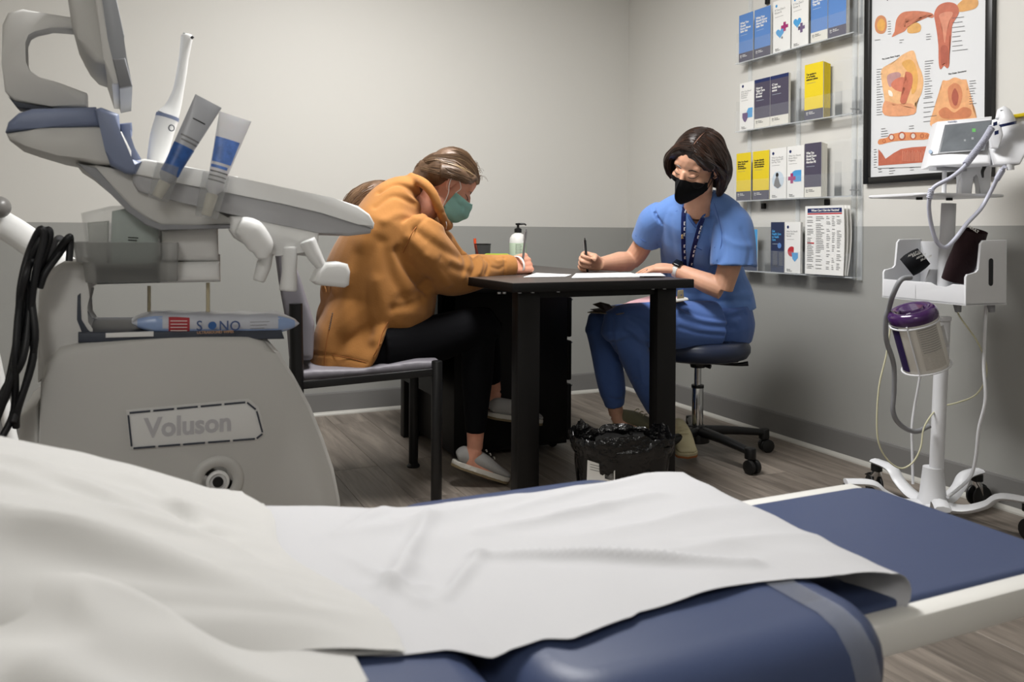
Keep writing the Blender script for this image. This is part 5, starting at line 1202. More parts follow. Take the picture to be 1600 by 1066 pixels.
def bvh_of(o):
    me = o.data if hasattr(o, 'data') else o; off = Vector((0, 0, 0)); q = o if hasattr(o, 'parent') else None
    while q is not None: off += q.location; q = q.parent
    vs = [v.co+off for v in me.vertices]; return BVHTree.FromPolygons(vs, [tuple(p.vertices) for p in me.polygons])
def hit(bv, px, py, off=0.0, fb=3.2):
    r = ray(px, py).normalized(); loc, nr, i, d = bv.ray_cast(CAM, r)
    if loc is None: 
        q = P(px, py, fb); l2, n2, i2, d2 = bv.find_nearest(q); return l2+n2*off
    return loc+nr*off*(1 if nr.dot(r) < 0 else -1)
def snap(bv, p, off=0.0):
    l, n, i, d = bv.find_nearest(p); return l+n*off
def vproj(co):
    X = co-np.array(CAM); z = X@np.array(FW); return 800+FPX*(X@np.array(RT))/z, CY-FPX*(X@np.array(UP))/z, z
def nonsharp(o): return o
def strands(fr, bv, paths, n, r, m, parent, seed, name='strands', jit=0.006, off=0.0015):
    rs = random.Random(seed); mb = MB()
    for path in paths:
        for k in range(n):
            jx, jy, jz = (rs.gauss(0, jit) for _ in range(3)); pts = []
            for (x, y, z) in path: pts.append(snap(bv, fr.p(x+jx, y+jy, z+jz), off+rs.uniform(-0.001, 0.0015)))
            rr_ = r*rs.uniform(0.6, 1.3); mb.tube(pts, [rr_*0.5]+[rr_]*(len(pts)-2)+[rr_*0.3], 4, 6)
    return mb.build(name, m, parent, 60)
def push_out(mb, bvx, d):
    for v in mb.bm.verts:
        l, n, i, dd = bvx.find_nearest(v.co)
        if (v.co-l).dot(n) < d: v.co = l+n*d
    return mb
def face_details(fr, parent, bv, hairm, closed=True):
    k = fr.k; LASH = mat('lash_dark', '1d1512', 0.6)
    def snap(bvx, p, off):
        l, n, i, d = bvx.ray_cast(p+fr.F*0.1, -fr.F)
        return (l if l is not None else p)+fr.F*off
    for s in (-1, 1):
        lid = [fr.p(s*x, 0.1, z) for x, z in ((0.017, 0.001), (0.024, -0.0025), (0.033, -0.0035), (0.042, 0.000), (0.047, 0.004))]
        MB().tube([snap(bv, p, 0.0012) for p in lid], [0.0006*k, 0.0010*k, 0.0012*k, 0.0011*k, 0.0006*k], 6, 4).build('eyelashes', LASH, parent)
        crease = [fr.p(s*x, 0.1, z) for x, z in ((0.018, 0.009), (0.030, 0.0115), (0.042, 0.008))]
        MB().tube([snap(bv, p, 0.0002) for p in crease], [0.0005, 0.0008, 0.0005], 5, 4).build('lid_crease', mat('skin_shadow', '8a5a48', 0.6), parent)
        br = [fr.p(s*x, 0.1, z) for x, z in ((0.015, 0.021), (0.027, 0.0245), (0.040, 0.0235), (0.049, 0.018))]
        MB().tube([snap(bv, p, 0.0008) for p in br], [0.0016*k, 0.0024*k, 0.0019*k, 0.0008*k], 6, 4).build('eyebrow', hairm, parent)

def seam(bvx, pts, r, m, parent, name='seam', off=0.0008):
    MB().tube([hit(bvx, a, b, off) for a, b in pts], r, 6, 5).build(name, m, parent, 60)
def cloth(mb, voxel, smooth_it, strokes, namp, nscale, seed):
    me = organic(mb, voxel, smooth_it); bvx = BVHTree.FromPolygons([v.co for v in me.vertices], [tuple(p.vertices) for p in me.polygons])
    def dens(q): return [((p.x), (p.y)) for p in catmull([(a, b, 0) for a, b in q], 6)[0]]
    st_ = [([tuple(hit(bvx, a, b, 0.0)) for a, b in dens(pts)], w_, d_) for pts, w_, d_ in strokes]
    st_ = [(p, w_*1.25, d_*0.72) for p, w_, d_ in st_]
    n = len(me.vertices); co = np.empty(n*3); me.vertices.foreach_get('co', co); co = co.reshape(-1, 3)
    nr = np.empty(n*3); me.vertices.foreach_get('normal', nr); nr = nr.reshape(-1, 3)
    co = folds(st_, namp, nscale, seed)(co, nr); me.vertices.foreach_set('co', co.reshape(-1)); me.update(); return me
# ================================================================== woman in the orange sweatshirt
pr1 = cv(0.97, 0.24, 0).normalized()
HF = head_frame(P(703, 288, 3.0), pr1, radians(41), radians(0), 1.03)
pa = thing('person', 'woman in an orange sweatshirt and green surgical mask bent over a form, writing', 'person', P(560, 600, 2.98)-_u*0.0)
mb = MB(); head_prims(mb, HF)
nk = [HF.p(0, -0.028, -0.05), P(672, 316, 2.99), P(650, 335, 2.99)]
mb.tube(nk, [0.052, 0.052, 0.060], 20, 5)
lat = cv(-0.264, 0.965, 0)
mb.tube([P(556, 552, 2.98), P(585, 500, 2.98), P(606, 430, 2.98), P(624, 380, 2.98), P(650, 338, 2.985)], [0.085, 0.09, 0.10, 0.085, 0.05], 20, 5, up=lat, r2=[0.0]*5 if False else None, flat=1.0)
mb.tube([P(640, 365, 2.90), P(642, 365, 3.0), P(640, 365, 3.10)], [0.045, 0.055, 0.045], 16, 4)
elb = P(703, 432, 2.98); wr = P(800, 417, 3.15)
mb.tube([P(640, 368, 2.89), P(672, 400, 2.93), elb], [0.05, 0.045, 0.038], 16, 4)
mb.tube([elb, P(752, 424, 3.06), wr], [0.040, 0.036, 0.026], 16, 4)
hd = (P(832, 414, 3.21)-wr).normalized()
tips1 = hand_prims(mb, wr+hd*0.002, (hd*0.9+_u*0.12), -_f*0.92+_u*0.35, _u*0.9+_f*0.35, 1.0, [(62, 80, 40), (68, 80, 40), (72, 82, 40), (75, 80, 40)], [(35, 30, 0.030), (15, 55, 0.026), (0, 55, 0.020)], 0.03)
# far arm folded along the desk
mb.tube([P(640, 365, 3.12), P(690, 405, 3.22), P(722, 424, 3.25)], [0.05, 0.043, 0.038], 14, 4)
mb.tube([P(722, 424, 3.25), P(765, 415, 3.35), P(790, 413, 3.42)], [0.038, 0.032, 0.026], 14, 4)
hd2 = (P(800, 412, 3.45)-P(765, 415, 3.35)).normalized()
hand_prims(mb, P(788, 414, 3.41), hd2, _u, -_f*0.2+_r*-0.5, 0.85, [(10, 15, 10)]*4, [(40, 20, 0.03), (25, 20, 0.025), (15, 10, 0.02)])
# legs
kn1 = P(748, 512, 3.02); kn2 = P(752, 508, 3.22); an1 = P(742, 702, 3.04); an2 = P(772, 612, 3.28)
mb.tube([P(568, 556, 2.90), P(650, 540, 2.95), kn1], [0.085, 0.075, 0.055], 18, 5); mb.tube([P(570, 552, 3.10), P(650, 535, 3.15), kn2], [0.085, 0.075, 0.055], 18, 5)
mb.tube([kn1, kn1.lerp(an1, 0.4), an1], [0.048, 0.046, 0.028], 16, 5); mb.tube([kn2, kn2.lerp(an2, 0.4), an2], [0.048, 0.046, 0.028], 16, 5)
toe1 = P(790, 746, 3.06); toe2 = P(806, 640, 3.30)
mb.tube([an1, P(738, 722, 3.04), P(765, 735, 3.05), toe1], [0.030, 0.033, 0.033, 0.022], 14, 4); mb.tube([an2, P(772, 630, 3.28), toe2], [0.030, 0.032, 0.022], 14, 4)
bodym = organic(mb, 0.0036, 4); body1 = link('body', bodym, SKIN2, pa, 180); bv = bvh_of(body1)
# leggings
LEG = mat('black_leggings', '050508', 0.85, spec=0.15)
mb = MB()
mb.tube([P(545, 545, 2.98), P(565, 540, 2.98), P(585, 520, 2.98)], [0.095, 0.10, 0.10], 20, 4, up=lat, r2=[0.10]*3)
mb.ell(P(592, 549, 2.87), (0.10, 0.09, 0.088)); mb.ell(P(585, 549, 2.87), (0.09, 0.09, 0.085))
for dz, k1, a1 in ((-0.08, kn1, an1), (0.12, kn2, an2)):
    mb.tube([P(588, 545, 2.96+dz*1.4), P(655, 536, 3.01+dz), k1+_u*0.004, k1+cv(0.012, 0, -0.03)], [0.102, 0.091, 0.068, 0.060], 20, 5)
    mb.tube([k1, k1.lerp(a1, 0.4), k1.lerp(a1, 0.86)], [0.062, 0.058, 0.037], 18, 5)
link('leggings', organic(mb, 0.007, 5), LEG, pa, 180)
# sweatshirt
ORG = mat('orange_fleece', '9f6b33', 0.9, bump=0.25, bscale=160, sheen=0.1, var=0.06, vscale=7, bdist=0.002)
mb = MB()
def slab(y, xl, xr, z=2.98): return P((xl+xr)/2, y, z), (xr-xl)/2*z/FPX
rows_ = [(582, 512, 566), (563, 489, 577), (535, 494, 576), (510, 500, 588), (488, 498, 640), (470, 500, 680), (450, 504, 682), (415, 513, 676), (380, 534, 668), (345, 556, 664), (318, 580, 668), (300, 605, 672)]
pts = [slab(*r)[0] for r in rows_]; rad = [slab(*r)[1] for r in rows_]
mb.tube(pts, rad, 28, 4, up=_r, r2=[0.20, 0.215, 0.215, 0.21, 0.21, 0.21, 0.215, 0.22, 0.225, 0.215, 0.16, 0.11])
SL = [P(634, 360, 2.885), P(655, 380, 2.88), P(683, 412, 2.93), P(703, 428, 2.98), P(735, 427, 3.03), P(765, 421, 3.09), P(790, 417, 3.135), P(800, 416.5, 3.155)]
mb.tube(SL, [0.088, 0.093, 0.086, 0.080, 0.067, 0.052, 0.045, 0.043], 22, 5)
mb.tube([P(646, 350, 3.12), P(690, 400, 3.22), P(720, 424, 3.26)], [0.095, 0.075, 0.065], 18, 4); mb.tube([P(720, 424, 3.26), P(765, 415, 3.36), P(785, 414, 3.41)], [0.065, 0.048, 0.040], 16, 4)
mb.extrude([P(a, b, z) for a, b, z in [(530, 505, 2.80), (570, 492, 2.81), (609, 494, 2.80), (598, 527, 2.752), (586, 560, 2.744), (571, 586, 2.744), (540, 581, 2.752), (508, 573, 2.775), (510, 540, 2.79)]], _f*0.07, bevel=0.012)
mb.ell(P(534, 462, 2.98), (0.068, 0.16, 0.12)); mb.ell(P(522, 505, 2.98), (0.055, 0.17, 0.10))
# hood behind the neck and its rim
mb.ell(P(622, 303, 3.0), (0.098, 0.13, 0.062), Matrix((_r*cos(0.35)+_u*sin(0.35), _f, _u*cos(0.35)-_r*sin(0.35))).transposed())
hn = [P(642, 276, 2.97), P(662, 287, 2.90), P(676, 303, 2.885), P(686, 326, 2.90), P(694, 345, 2.95), P(700, 352, 3.0), P(694, 340, 3.06), P(680, 310, 3.1), P(655, 284, 3.06)]
mb.tube(hn+[hn[0]], 0.019, 12, 5)
fold_ = [
 ([(700, 330), (668, 340), (645, 362), (630, 392)], 0.005, -0.005), ([(600, 380), (612, 430), (640, 475)], 0.016, -0.012),
 ([(622, 392), (640, 425), (668, 455)], 0.013, -0.022), ([(560, 400), (556, 470), (575, 540)], 0.02, -0.010),
 ([(545, 430), (540, 500), (545, 550)], 0.022, 0.008), ([(590, 440), (600, 490), (585, 530)], 0.018, 0.010),
 ([(650, 360), (685, 385), (718, 402)], 0.014, -0.013), ([(672, 345), (705, 368), (735, 396)], 0.012, 0.011), ([(640, 372), (668, 398), (700, 412)], 0.013, 0.009),
 ([(738, 398), (744, 415), (738, 432)], 0.008, -0.012), ([(755, 402), (764, 412), (760, 428)], 0.006, -0.009), ([(728, 395), (733, 412), (726, 434)], 0.008, 0.007),
 ([(748, 400), (753, 412), (749, 428)], 0.006, 0.008), ([(768, 402), (776, 408), (788, 406)], 0.006, 0.006), ([(768, 418), (780, 420), (788, 416)], 0.005, -0.005),
 ([(787, 402), (790, 415), (788, 430)], 0.004, -0.007), ([(690, 405), (712, 420), (732, 424)], 0.012, -0.010), ([(665, 400), (685, 425), (700, 445)], 0.012, 0.010),
 ([(490, 553), (525, 557), (574, 567)], 0.004, -0.004), ([(592, 300), (620, 288), (648, 300), (664, 330)], 0.008, -0.012), ([(586, 322), (615, 306), (650, 318)], 0.010, -0.010), ([(600, 345), (625, 335), (652, 342)], 0.012, 0.007),
 ([(660, 468), (640, 478), (615, 482)], 0.012, -0.012), ([(668, 440), (650, 460), (625, 468)], 0.014, -0.010), ([(575, 360), (560, 400), (545, 440)], 0.02, 0.008),
 ([(590, 375), (575, 420), (570, 470), (580, 520)], 0.014, -0.008)]
hoodm = cloth(mb, 0.0055, 12, fold_, 0.0028, 11, 3); hood = link('sweatshirt', hoodm, ORG, pa, 180); bvh_ = bvh_of(hood)
DORG = mat('orange_seam', '8d5526', 0.9)
seam(bvh_, [(696, 330), (672, 338), (650, 355), (638, 378), (630, 395)], 0.0016, DORG, hood)
seam(bvh_, [(490, 551), (520, 555), (548, 560), (573, 567)], 0.0013, DORG, hood)
seam(bvh_, [(520, 490), (514, 517), (509, 545), (507, 570)], 0.0012, DORG, hood)
seam(bvh_, [(576, 582), (584, 556), (596, 524), (606, 503)], 0.0016, DORG, hood)
for k in range(9): MB().box(hit(bvh_, 520-k*0.6, 490+k*3, 0.002), (0.004, 0.003, 0.003)).build('zip_tooth', SCREW, hood)
# hair
HB = mat('brown_hair', '5a4534', 0.45, spec=0.45, var=0.35, vscale=30, bump=0.5, bscale=60, stretch=(1, 1, 1), bdist=0.002)
HB2 = mat('brown_hair_strand', '6b5440', 0.4, spec=0.5, var=0.3, vscale=20); HB3 = mat('light_hair_strand', '9a8262', 0.4, spec=0.5)
mb = MB(); f = HF
mb.ell(f.p(0, -0.022, 0.045), (0.080*f.k, 0.090*f.k, 0.076*f.k), f.R); mb.ell(f.p(0, -0.055, 0.015), (0.078*f.k, 0.064*f.k, 0.068*f.k), f.R)
mb.tube([f.p(0, 0.045, 0.085), f.p(0.0, 0.068, 0.058)], [0.035, 0.028], 14, 2, up=f.S, r2=[0.02, 0.012])
for s in (-1, 1): mb.tube([f.p(s*0.05, 0.045, 0.068), f.p(s*0.071, 0.030, 0.042), f.p(s*0.080, -0.010, 0.035), f.p(s*0.07, -0.06, 0.0)], [0.013, 0.016, 0.024, 0.03], 12, 4)
mb.tube([f.p(0, -0.085, -0.005), f.p(0, -0.085, -0.06), f.p(0, -0.08, -0.10)], [0.05, 0.040, 0.030], 14, 4)
hair = link('hair', organic(mb, 0.004, 7), HB, pa, 180); bh = bvh_of(hair)
flow = []
for i in range(13):
    a = -1.25+i*0.21; x0 = 0.065*sin(a); z0 = 0.085*cos(a)*0.7+0.02
    flow.append([(x0*0.7, 0.075, 0.055+0.02*cos(a)), (x0*1.3, 0.02, 0.03+z0), (x0*1.35, -0.05, 0.02+z0*0.85), (x0*0.8, -0.11, 0.0+z0*0.3), (0, -0.12, -0.03)])
for s in (-1, 1):
    flow += [[(s*0.055, 0.062, 0.045), (s*0.08, 0.02, 0.04), (s*0.085, -0.03, 0.02), (s*0.05, -0.09, -0.01)], [(s*0.06, 0.05, 0.04), (s*0.085, 0.0, 0.025), (s*0.08, -0.05, 0.0), (s*0.03, -0.11, -0.03)]]
strands(f, bh, flow, 12, 0.0013, HB2, hair, 1); strands(f, bh, flow[::2], 2, 0.0010, HB3, hair, 2, name='light_strands')
strands(f, bh, [[(0.03, 0.08, 0.06), (0.075, 0.03, 0.075), (0.09, -0.03, 0.05), (0.05, -0.09, 0.02)]], 6, 0.0012, HB3, hair, 4, name='light_strands', jit=0.003)
mb = MB()
tl = [P(640, 305, 3.12), P(606, 297, 3.10), P(580, 302, 3.02), P(560, 316, 2.98), P(548, 334, 2.97), P(545, 355, 2.98)]
mb.tube(tl, [0.03, 0.045, 0.060, 0.062, 0.052, 0.03], 18, 5, up=_f, r2=[0.03, 0.032, 0.04, 0.045, 0.038, 0.02])
pony = link('ponytail', organic(mb, 0.005, 5), HB, hair, 180); bp_ = bvh_of(pony)
rs = random.Random(9); mb = MB()
for k in range(70):
    o1, o2 = rs.uniform(-0.05, 0.05), rs.uniform(-0.07, 0.03)
    pts = [snap(bp_, q+_u*(o1*(0.5+0.5*i/5))+_f*o2+_r*rs.gauss(0, 0.004), 0.0012) for i, q in enumerate(tl)]
    mb.tube(pts, rs.uniform(0.0009, 0.0018), 4, 5)
mb.build('strands', HB2, pony, 60)
# fly-away hairs
mb = MB()
for k in range(26):
    x_ = rs.uniform(-0.05, 0.07); y_ = rs.uniform(0.0, 0.08); b0 = snap(bh, f.p(x_, y_, 0.12), 0.0); b1 = b0+f.U*rs.uniform(0.004, 0.014)+f.F*rs.uniform(0.0, 0.02); mb.tube([b0, b1, b1+f.F*rs.uniform(0.005, 0.02)-f.U*rs.uniform(0, 0.012)], 0.00045, 3, 3)
mb.build('stray_hairs', HB2, hair, 0)
face_details(HF, pa, bv, HB)
# surgical mask: pleated sheet over nose and chin
def mask_surface(fr, top, bot, half_t, half_b, bulge, pleats, ridge=0.0):
    def fn(u, v):
        w_ = (u-0.5)*2; z = top+(bot-top)*v; hw = half_t+(half_b-half_t)*v
        front = bulge[0]*(1-v)+bulge[1]*v+bulge[2]*sin(pi*v)
        y = front-(front-0.028)*abs(w_)**1.9-(1-v)*0.012*(1-abs(w_))*0
        x = hw*sin(w_*pi/2*0.92)/sin(pi/2*0.92)
        y += pleats*sin(v*pi*6)*(1-w_*w_)*0.4+pleats*1.6*sin((w_+0.3*v)*pi*3.2)*v*(1-v)*4*(1-w_*w_)*0.5 if pleats else 0
        zz = z+0.010*(1-v)*(1-abs(w_)*2 if abs(w_) < 0.5 else 0)-0.004*w_*w_*(1-v)*2+0.014*w_*w_*v
        if ridge: y += ridge*(1-min(1, abs(w_)*1.6))
        return fr.p(x, y, zz)
    return fn
MK = mat('mint_mask', '9fd2c9', 0.75, bump=0.15, bscale=250, bdist=0.0008)
mf = mask_surface(HF, -0.010, -0.112, 0.066, 0.056, (0.106, 0.078, 0.026), 0.0045)
mbm = push_out(MB().grid(mf, 30, 40), bv, 0.003); bmesh.ops.solidify(mbm.bm, geom=mbm.bm.faces[:], thickness=0.0014)
mk_ = mbm.build('face_mask', MK, pa, 70)
for v in (0.0, 1.0): MB().tube([mf(u/14, v) for u in range(15)], 0.0014, 6, 2).build('mask_edge', MK, mk_)
WH = mat('white_elastic', 'd9d9d6', 0.7)
for s in (0, 1):
    sg = -1 if s == 0 else 1
    MB().tube([mf(s, 0.02), HF.p(sg*0.074, 0.030, 0.004), HF.p(sg*0.080, 0.002, 0.020), HF.p(sg*0.086, -0.016, 0.008), HF.p(sg*0.083, -0.008, -0.016), HF.p(sg*0.076, 0.010, -0.040), mf(s, 0.88)], 0.0014, 6, 5).build('ear_loop', WH, mk_, 60)
MB().tube([P(697, 346, 2.92), P(698, 352, 2.92), P(697, 358, 2.93)], 0.001, 5, 3).build('loose_end', WH, mk_)
# wristband
wb_c = P(808, 414.5, 3.165); wd = (P(815, 414, 3.19)-P(798, 417, 3.14)).normalized()
MB().lathe(wb_c-wd*0.004, wd, [(0.033, 0), (0.0345, 0.002), (0.0345, 0.009), (0.033, 0.011), (0.0325, 0.006), (0.033, 0)], 28).build('wristband', WH, pa, 50)
# shoes
SHF = mat('grey_knit', '8f8d8a', 0.9, bump=0.5, bscale=260, bdist=0.001); SHW = mat('shoe_white', 'b5b1a8', 0.6); SHB = mat('shoe_sole', '6e6046', 0.8, bump=0.6, bscale=120)
def shoe(heel, toe, up_hint, L, parent, mats, name='shoe', wd=0.042, lace=True, hgt=0.062):
    d = (toe-heel).normalized(); s = d.cross(up_hint).normalized(); n = s.cross(d)
    def ring(t):  # half width along the foot
        return wd*(0.72+0.35*sin(min(t*1.25, 1)*pi*0.62))*(1 if t < 0.9 else max(0.05, sqrt(max(0, 1-((t-0.9)/0.1)**2))*1.0))*(1 if t > 0.1 else max(0.2, sqrt(max(0.05, 1-((0.1-t)/0.1)**2))))
    outl = [(t, ring(t)) for t in [k/22 for k in range(23)]]
    poly = [heel+d*L*t+s*w_ for t, w_ in outl]+[heel+d*L*t-s*w_ for t, w_ in reversed(outl)]
    sh = MB().extrude([p for p in poly], n*0.010, bevel=0.002).build(name, mats[2], parent, 50)
    MB().extrude([p+n*0.008 for p in poly], n*0.016, bevel=0.004).build('midsole', mats[1], sh, 50)
    mb = MB(); ts = (0.06, 0.14, 0.26, 0.40, 0.52, 0.66, 0.80, 0.92, 0.975); hs = (0.55, 0.95, 0.98, 0.95, 0.86, 0.66, 0.48, 0.36, 0.22)
    mb.tube([heel+d*L*t+n*(0.018+hgt*h_*0.5) for t, h_ in zip(ts, hs)], [ring(t)*0.93 for t in ts], 24, 4, up=s, r2=[hgt*h_*0.56 for h_ in hs])
    link('upper', organic(mb, 0.004, 6), mats[0], sh, 180)
    if lace:
        for k in range(3):
            t = 0.48+k*0.08; c = heel+d*L*t+n*(0.026+hgt*(0.98-k*0.13)); MB().tube([c-s*0.018, c+n*0.004, c+s*0.018], 0.0022, 6, 3).build('lace', mats[1], sh)
    return sh

shoe(P(704, 727, 3.03), P(797, 757, 3.06), (_u*0.9+_f*0.1), 0.225, pa, (SHF, SHW, SHB))
shoe(P(758, 652, 3.24), P(822, 660, 3.30), _u, 0.24, pa, (SHF, SHW, SHB))
# pen
def pen(label, top, tip, m, r=0.0042):
    t = thing('pen', label, 'pen', tip, 'pens in use')
    ax = (tip-top).normalized(); L = (tip-top).length
    MB().lathe(top, ax, [(0, 0), (r*0.8, 0), (r, 0.003), (r, L*0.86), (r*0.5, L*0.97), (0.0006, L)], 14).build('barrel', m, t, 50)
    MB().tube([top+ax*0.004-_r*r*1.4, top+ax*0.04-_r*r*1.5], r*0.35, 6, 1).build('clip', SCREW, t)
    MB().lathe(top-ax*0.008, ax, [(0, 0), (r*0.5, 0), (r*0.5, 0.009), (0, 0.009)], 12).build('button', m, t)
pen('slim grey pen held by the woman in the orange sweatshirt', P(822, 361, 3.13), P(814, 432, 3.20), mat('grey_pen', '6f6f70', 0.3), 0.0045)
# ================================================================== woman in blue scrubs
yd = cv(-sin(radians(50)), -cos(radians(50)), 0)
NF = head_frame(P(1088, 258, 3.17), yd, radians(30), radians(-22), 1.06)
if (NF.U.dot(RT)) < (head_frame(P(1088, 258, 3.17), yd, radians(30), 0).U.dot(RT)): NF = head_frame(P(1088, 258, 3.17), yd, radians(30), radians(22), 1.06)
pb = thing('person', 'woman with dark bobbed hair, black mask and blue scrubs writing at the desk end', 'person', stc+_u*0.492)
mb = MB(); head_prims(mb, NF)
mb.tube([NF.p(0, -0.025, -0.045), P(1092, 308, 3.26), P(1090, 330, 3.30)], [0.052, 0.050, 0.060], 20, 5)
shL, shR = P(1143, 354, 3.25), P(1022, 349, 3.45)
mb.tube([shR, P(1055, 340, 3.40), P(1090, 338, 3.36), P(1120, 342, 3.31), shL], [0.034, 0.040, 0.048, 0.040, 0.036], 16, 4)
mb.tube([P(1090, 330, 3.31), P(1090, 365, 3.40), P(1095, 410, 3.49), P(1106, 465, 3.54), P(1112, 505, 3.51)], [0.070, 0.120, 0.12, 0.12, 0.14], 22, 5, up=(shL-shR), r2=[0.055, 0.095, 0.085, 0.095, 0.10])
# her right arm: writing
eR = P(984, 409, 3.56); wR = P(936, 413, 3.44)
mb.tube([shR, P(1010, 372, 3.50), P(996, 396, 3.55), eR], [0.040, 0.042, 0.043, 0.040], 16, 5)
mb.tube([eR, eR.lerp(wR, 0.35)+_u*0.003, wR], [0.042, 0.043, 0.0265], 18, 6)
dR = (P(903, 405, 3.40)-wR).normalized()
tipsR = hand_prims(mb, wR+dR*0.004, dR, _f*0.92-_r*0.10+_u*0.30, _u*0.95-_f*0.15, 0.98, [(58, 88, 45), (68, 90, 45), (74, 90, 45), (80, 88, 40)], [(30, 42, 0.034), (12, 62, 0.030), (-8, 60, 0.024)], 0.03, 0.0088)
# her left arm: flat hand
eL = P(1129, 452, 3.24); wL = P(1054, 420.5, 3.36)
mb.tube([shL, P(1144, 395, 3.22), eL], [0.052, 0.047, 0.040], 16, 5)
mb.tube([eL, P(1104, 442, 3.27), wL], [0.042, 0.041, 0.0265], 18, 6)
kL = P(1012, 421, 3.40)
dL = (kL-wL).normalized()
tipsL = hand_prims(mb, wL, dL*1.0+_u*0.06, _u*0.98-_f*0.22, _f*0.97+_u*0.15, 1.0, [(20, 8, 6), (22, 8, 6), (24, 10, 6), (26, 12, 8)], [(38, 20, 0.034), (28, 12, 0.030), (20, 10, 0.024)], 0.16, 0.0082)
# legs
kfR, kfL = P(940, 508, 3.44), P(968, 506, 3.26); aR, aL = P(963, 648, 3.50), P(1046, 672, 3.42)
mb.tube([P(1092, 505, 3.55), P(1010, 500, 3.50), kfR], [0.085, 0.075, 0.052], 18, 5); mb.tube([P(1105, 508, 3.40), P(1035, 505, 3.33), kfL], [0.085, 0.075, 0.052], 18, 5)
mb.tube([kfR, kfR.lerp(aR, 0.4), aR], [0.050, 0.046, 0.030], 16, 5); mb.tube([kfL, kfL.lerp(aL, 0.4), aL], [0.050, 0.046, 0.030], 16, 5)
tR, tL = P(1006, 668, 3.44), P(1066, 700, 3.38)
mb.tube([aR, P(975, 663, 3.49), tR], [0.030, 0.030, 0.022], 14, 4); mb.tube([aL, P(1050, 688, 3.40), tL], [0.030, 0.030, 0.022], 14, 4)
body2 = link('body', organic(mb, 0.0034, 3), SKIN, pb, 180); bv2 = bvh_of(body2)
# scrub trousers
SCR = mat('scrub_blue', '5b7fbc', 0.8, bump=0.15, bscale=220, sheen=0.15, bdist=0.001, var=0.04, vscale=10); SCD = mat('scrub_trousers', '43609b', 0.8, bump=0.15, bscale=220, sheen=0.15, bdist=0.001)
mb = MB()
mb.tube([P(1112, 522, 3.48), P(1116, 500, 3.47), P(1116, 472, 3.45)], [0.165, 0.165, 0.145], 24, 4, up=_r, r2=[0.145, 0.15, 0.12])
mb.tube([P(1100, 508, 3.56), P(1015, 504, 3.51), kfR+cv(0.01, 0, 0.003), kfR+cv(0.012, 0, -0.04)], [0.100, 0.090, 0.070, 0.060], 20, 5)
mb.tube([P(1115, 510, 3.38), P(1045, 508, 3.32), kfL+cv(0.005, 0, 0.0), kfL+cv(0.012, 0, -0.04)], [0.105, 0.095, 0.074, 0.064], 20, 5)
for k_, a_, o_ in ((kfR, aR, 0), (kfL, aL, 0)):
    mb.tube([k_, k_.lerp(a_, 0.35), k_.lerp(a_, 0.72), k_.lerp(a_, 0.80), k_.lerp(a_, 0.90)], [0.068, 0.062, 0.056, 0.050, 0.042], 20, 5)
fp = [([(1060, 478), (1090, 492), (1130, 498), (1165, 490)], 0.008, -0.008), ([(1062, 495), (1100, 508), (1150, 512)], 0.008, -0.008), ([(1062, 512), (1090, 520), (1130, 524)], 0.006, -0.006), ([(1060, 486), (1095, 500), (1150, 505)], 0.007, 0.006),
      ([(985, 500), (1000, 510), (1012, 530)], 0.008, -0.010), ([(978, 512), (992, 522), (1010, 545)], 0.007, 0.007), ([(970, 490), (990, 495), (1010, 505)], 0.008, -0.007), ([(935, 520), (945, 560), (952, 600)], 0.012, -0.006),
      ([(952, 622), (965, 625), (980, 622)], 0.005, -0.006), ([(955, 500), (957, 530), (965, 560)], 0.008, -0.008), ([(1000, 560), (1005, 600)], 0.008, 0.006)]
tr = link('scrub_trousers', cloth(mb, 0.006, 6, fp, 0.0022, 14, 5), SCD, pb, 180)
# scrub top
mb = MB()
rowsn = [(490, 1046, 1182, 3.53, 0.145), (474, 1042, 1180, 3.53, 0.14), (440, 1034, 1168, 3.53, 0.125), (400, 1030, 1158, 3.48, 0.12), (365, 1028, 1152, 3.40, 0.12), (340, 1028, 1148, 3.35, 0.11), (322, 1052, 1132, 3.32, 0.09)]
q_ = [((a+b)/2, y, z, (b-a)/2*z/FPX, r2_) for y, a, b, z, r2_ in rowsn]
mb.tube([P(x, y, z) for x, y, z, r1_, r2_ in q_], [r1_ for x, y, z, r1_, r2_ in q_], 28, 4, up=(shL-shR), r2=[r2_ for x, y, z, r1_, r2_ in q_])
mb.tube([P(1036, 338, 3.40), P(1064, 322, 3.36), P(1093, 318, 3.32), P(1122, 322, 3.28), P(1140, 336, 3.25)], [0.055, 0.055, 0.062, 0.055, 0.06], 20, 4)
mb.tube([P(1036, 336, 3.40), P(1022, 346, 3.44), P(1016, 362, 3.48), P(1011, 376, 3.51)], [0.060, 0.066, 0.066, 0.068], 22, 5)
mb.tube([P(1132, 334, 3.27), P(1144, 352, 3.24), P(1146, 385, 3.225), P(1146, 416, 3.22)], [0.060, 0.078, 0.084, 0.090], 24, 5)
ft = [([(1112, 330), (1125, 360), (1128, 400), (1110, 425)], 0.010, -0.010), ([(1030, 380), (1040, 420), (1045, 460)], 0.016, -0.006), ([(1095, 420), (1105, 450), (1120, 470)], 0.014, -0.008), ([(1050, 420), (1062, 450), (1072, 470)], 0.014, 0.006),
      ([(1160, 360), (1172, 390), (1170, 415)], 0.010, -0.006), ([(1128, 372), (1150, 382), (1172, 384)], 0.010, 0.005),
      ([(1060, 480), (1100, 472), (1170, 470)], 0.007, -0.008), ([(1110, 455), (1140, 462), (1180, 458)], 0.008, 0.007), ([(1100, 385), (1095, 420), (1090, 455)], 0.014, 0.006), ([(1048, 340), (1050, 380), (1056, 420)], 0.012, -0.005)]
tm = cloth(mb, 0.0052, 5, ft, 0.0022, 13, 8)
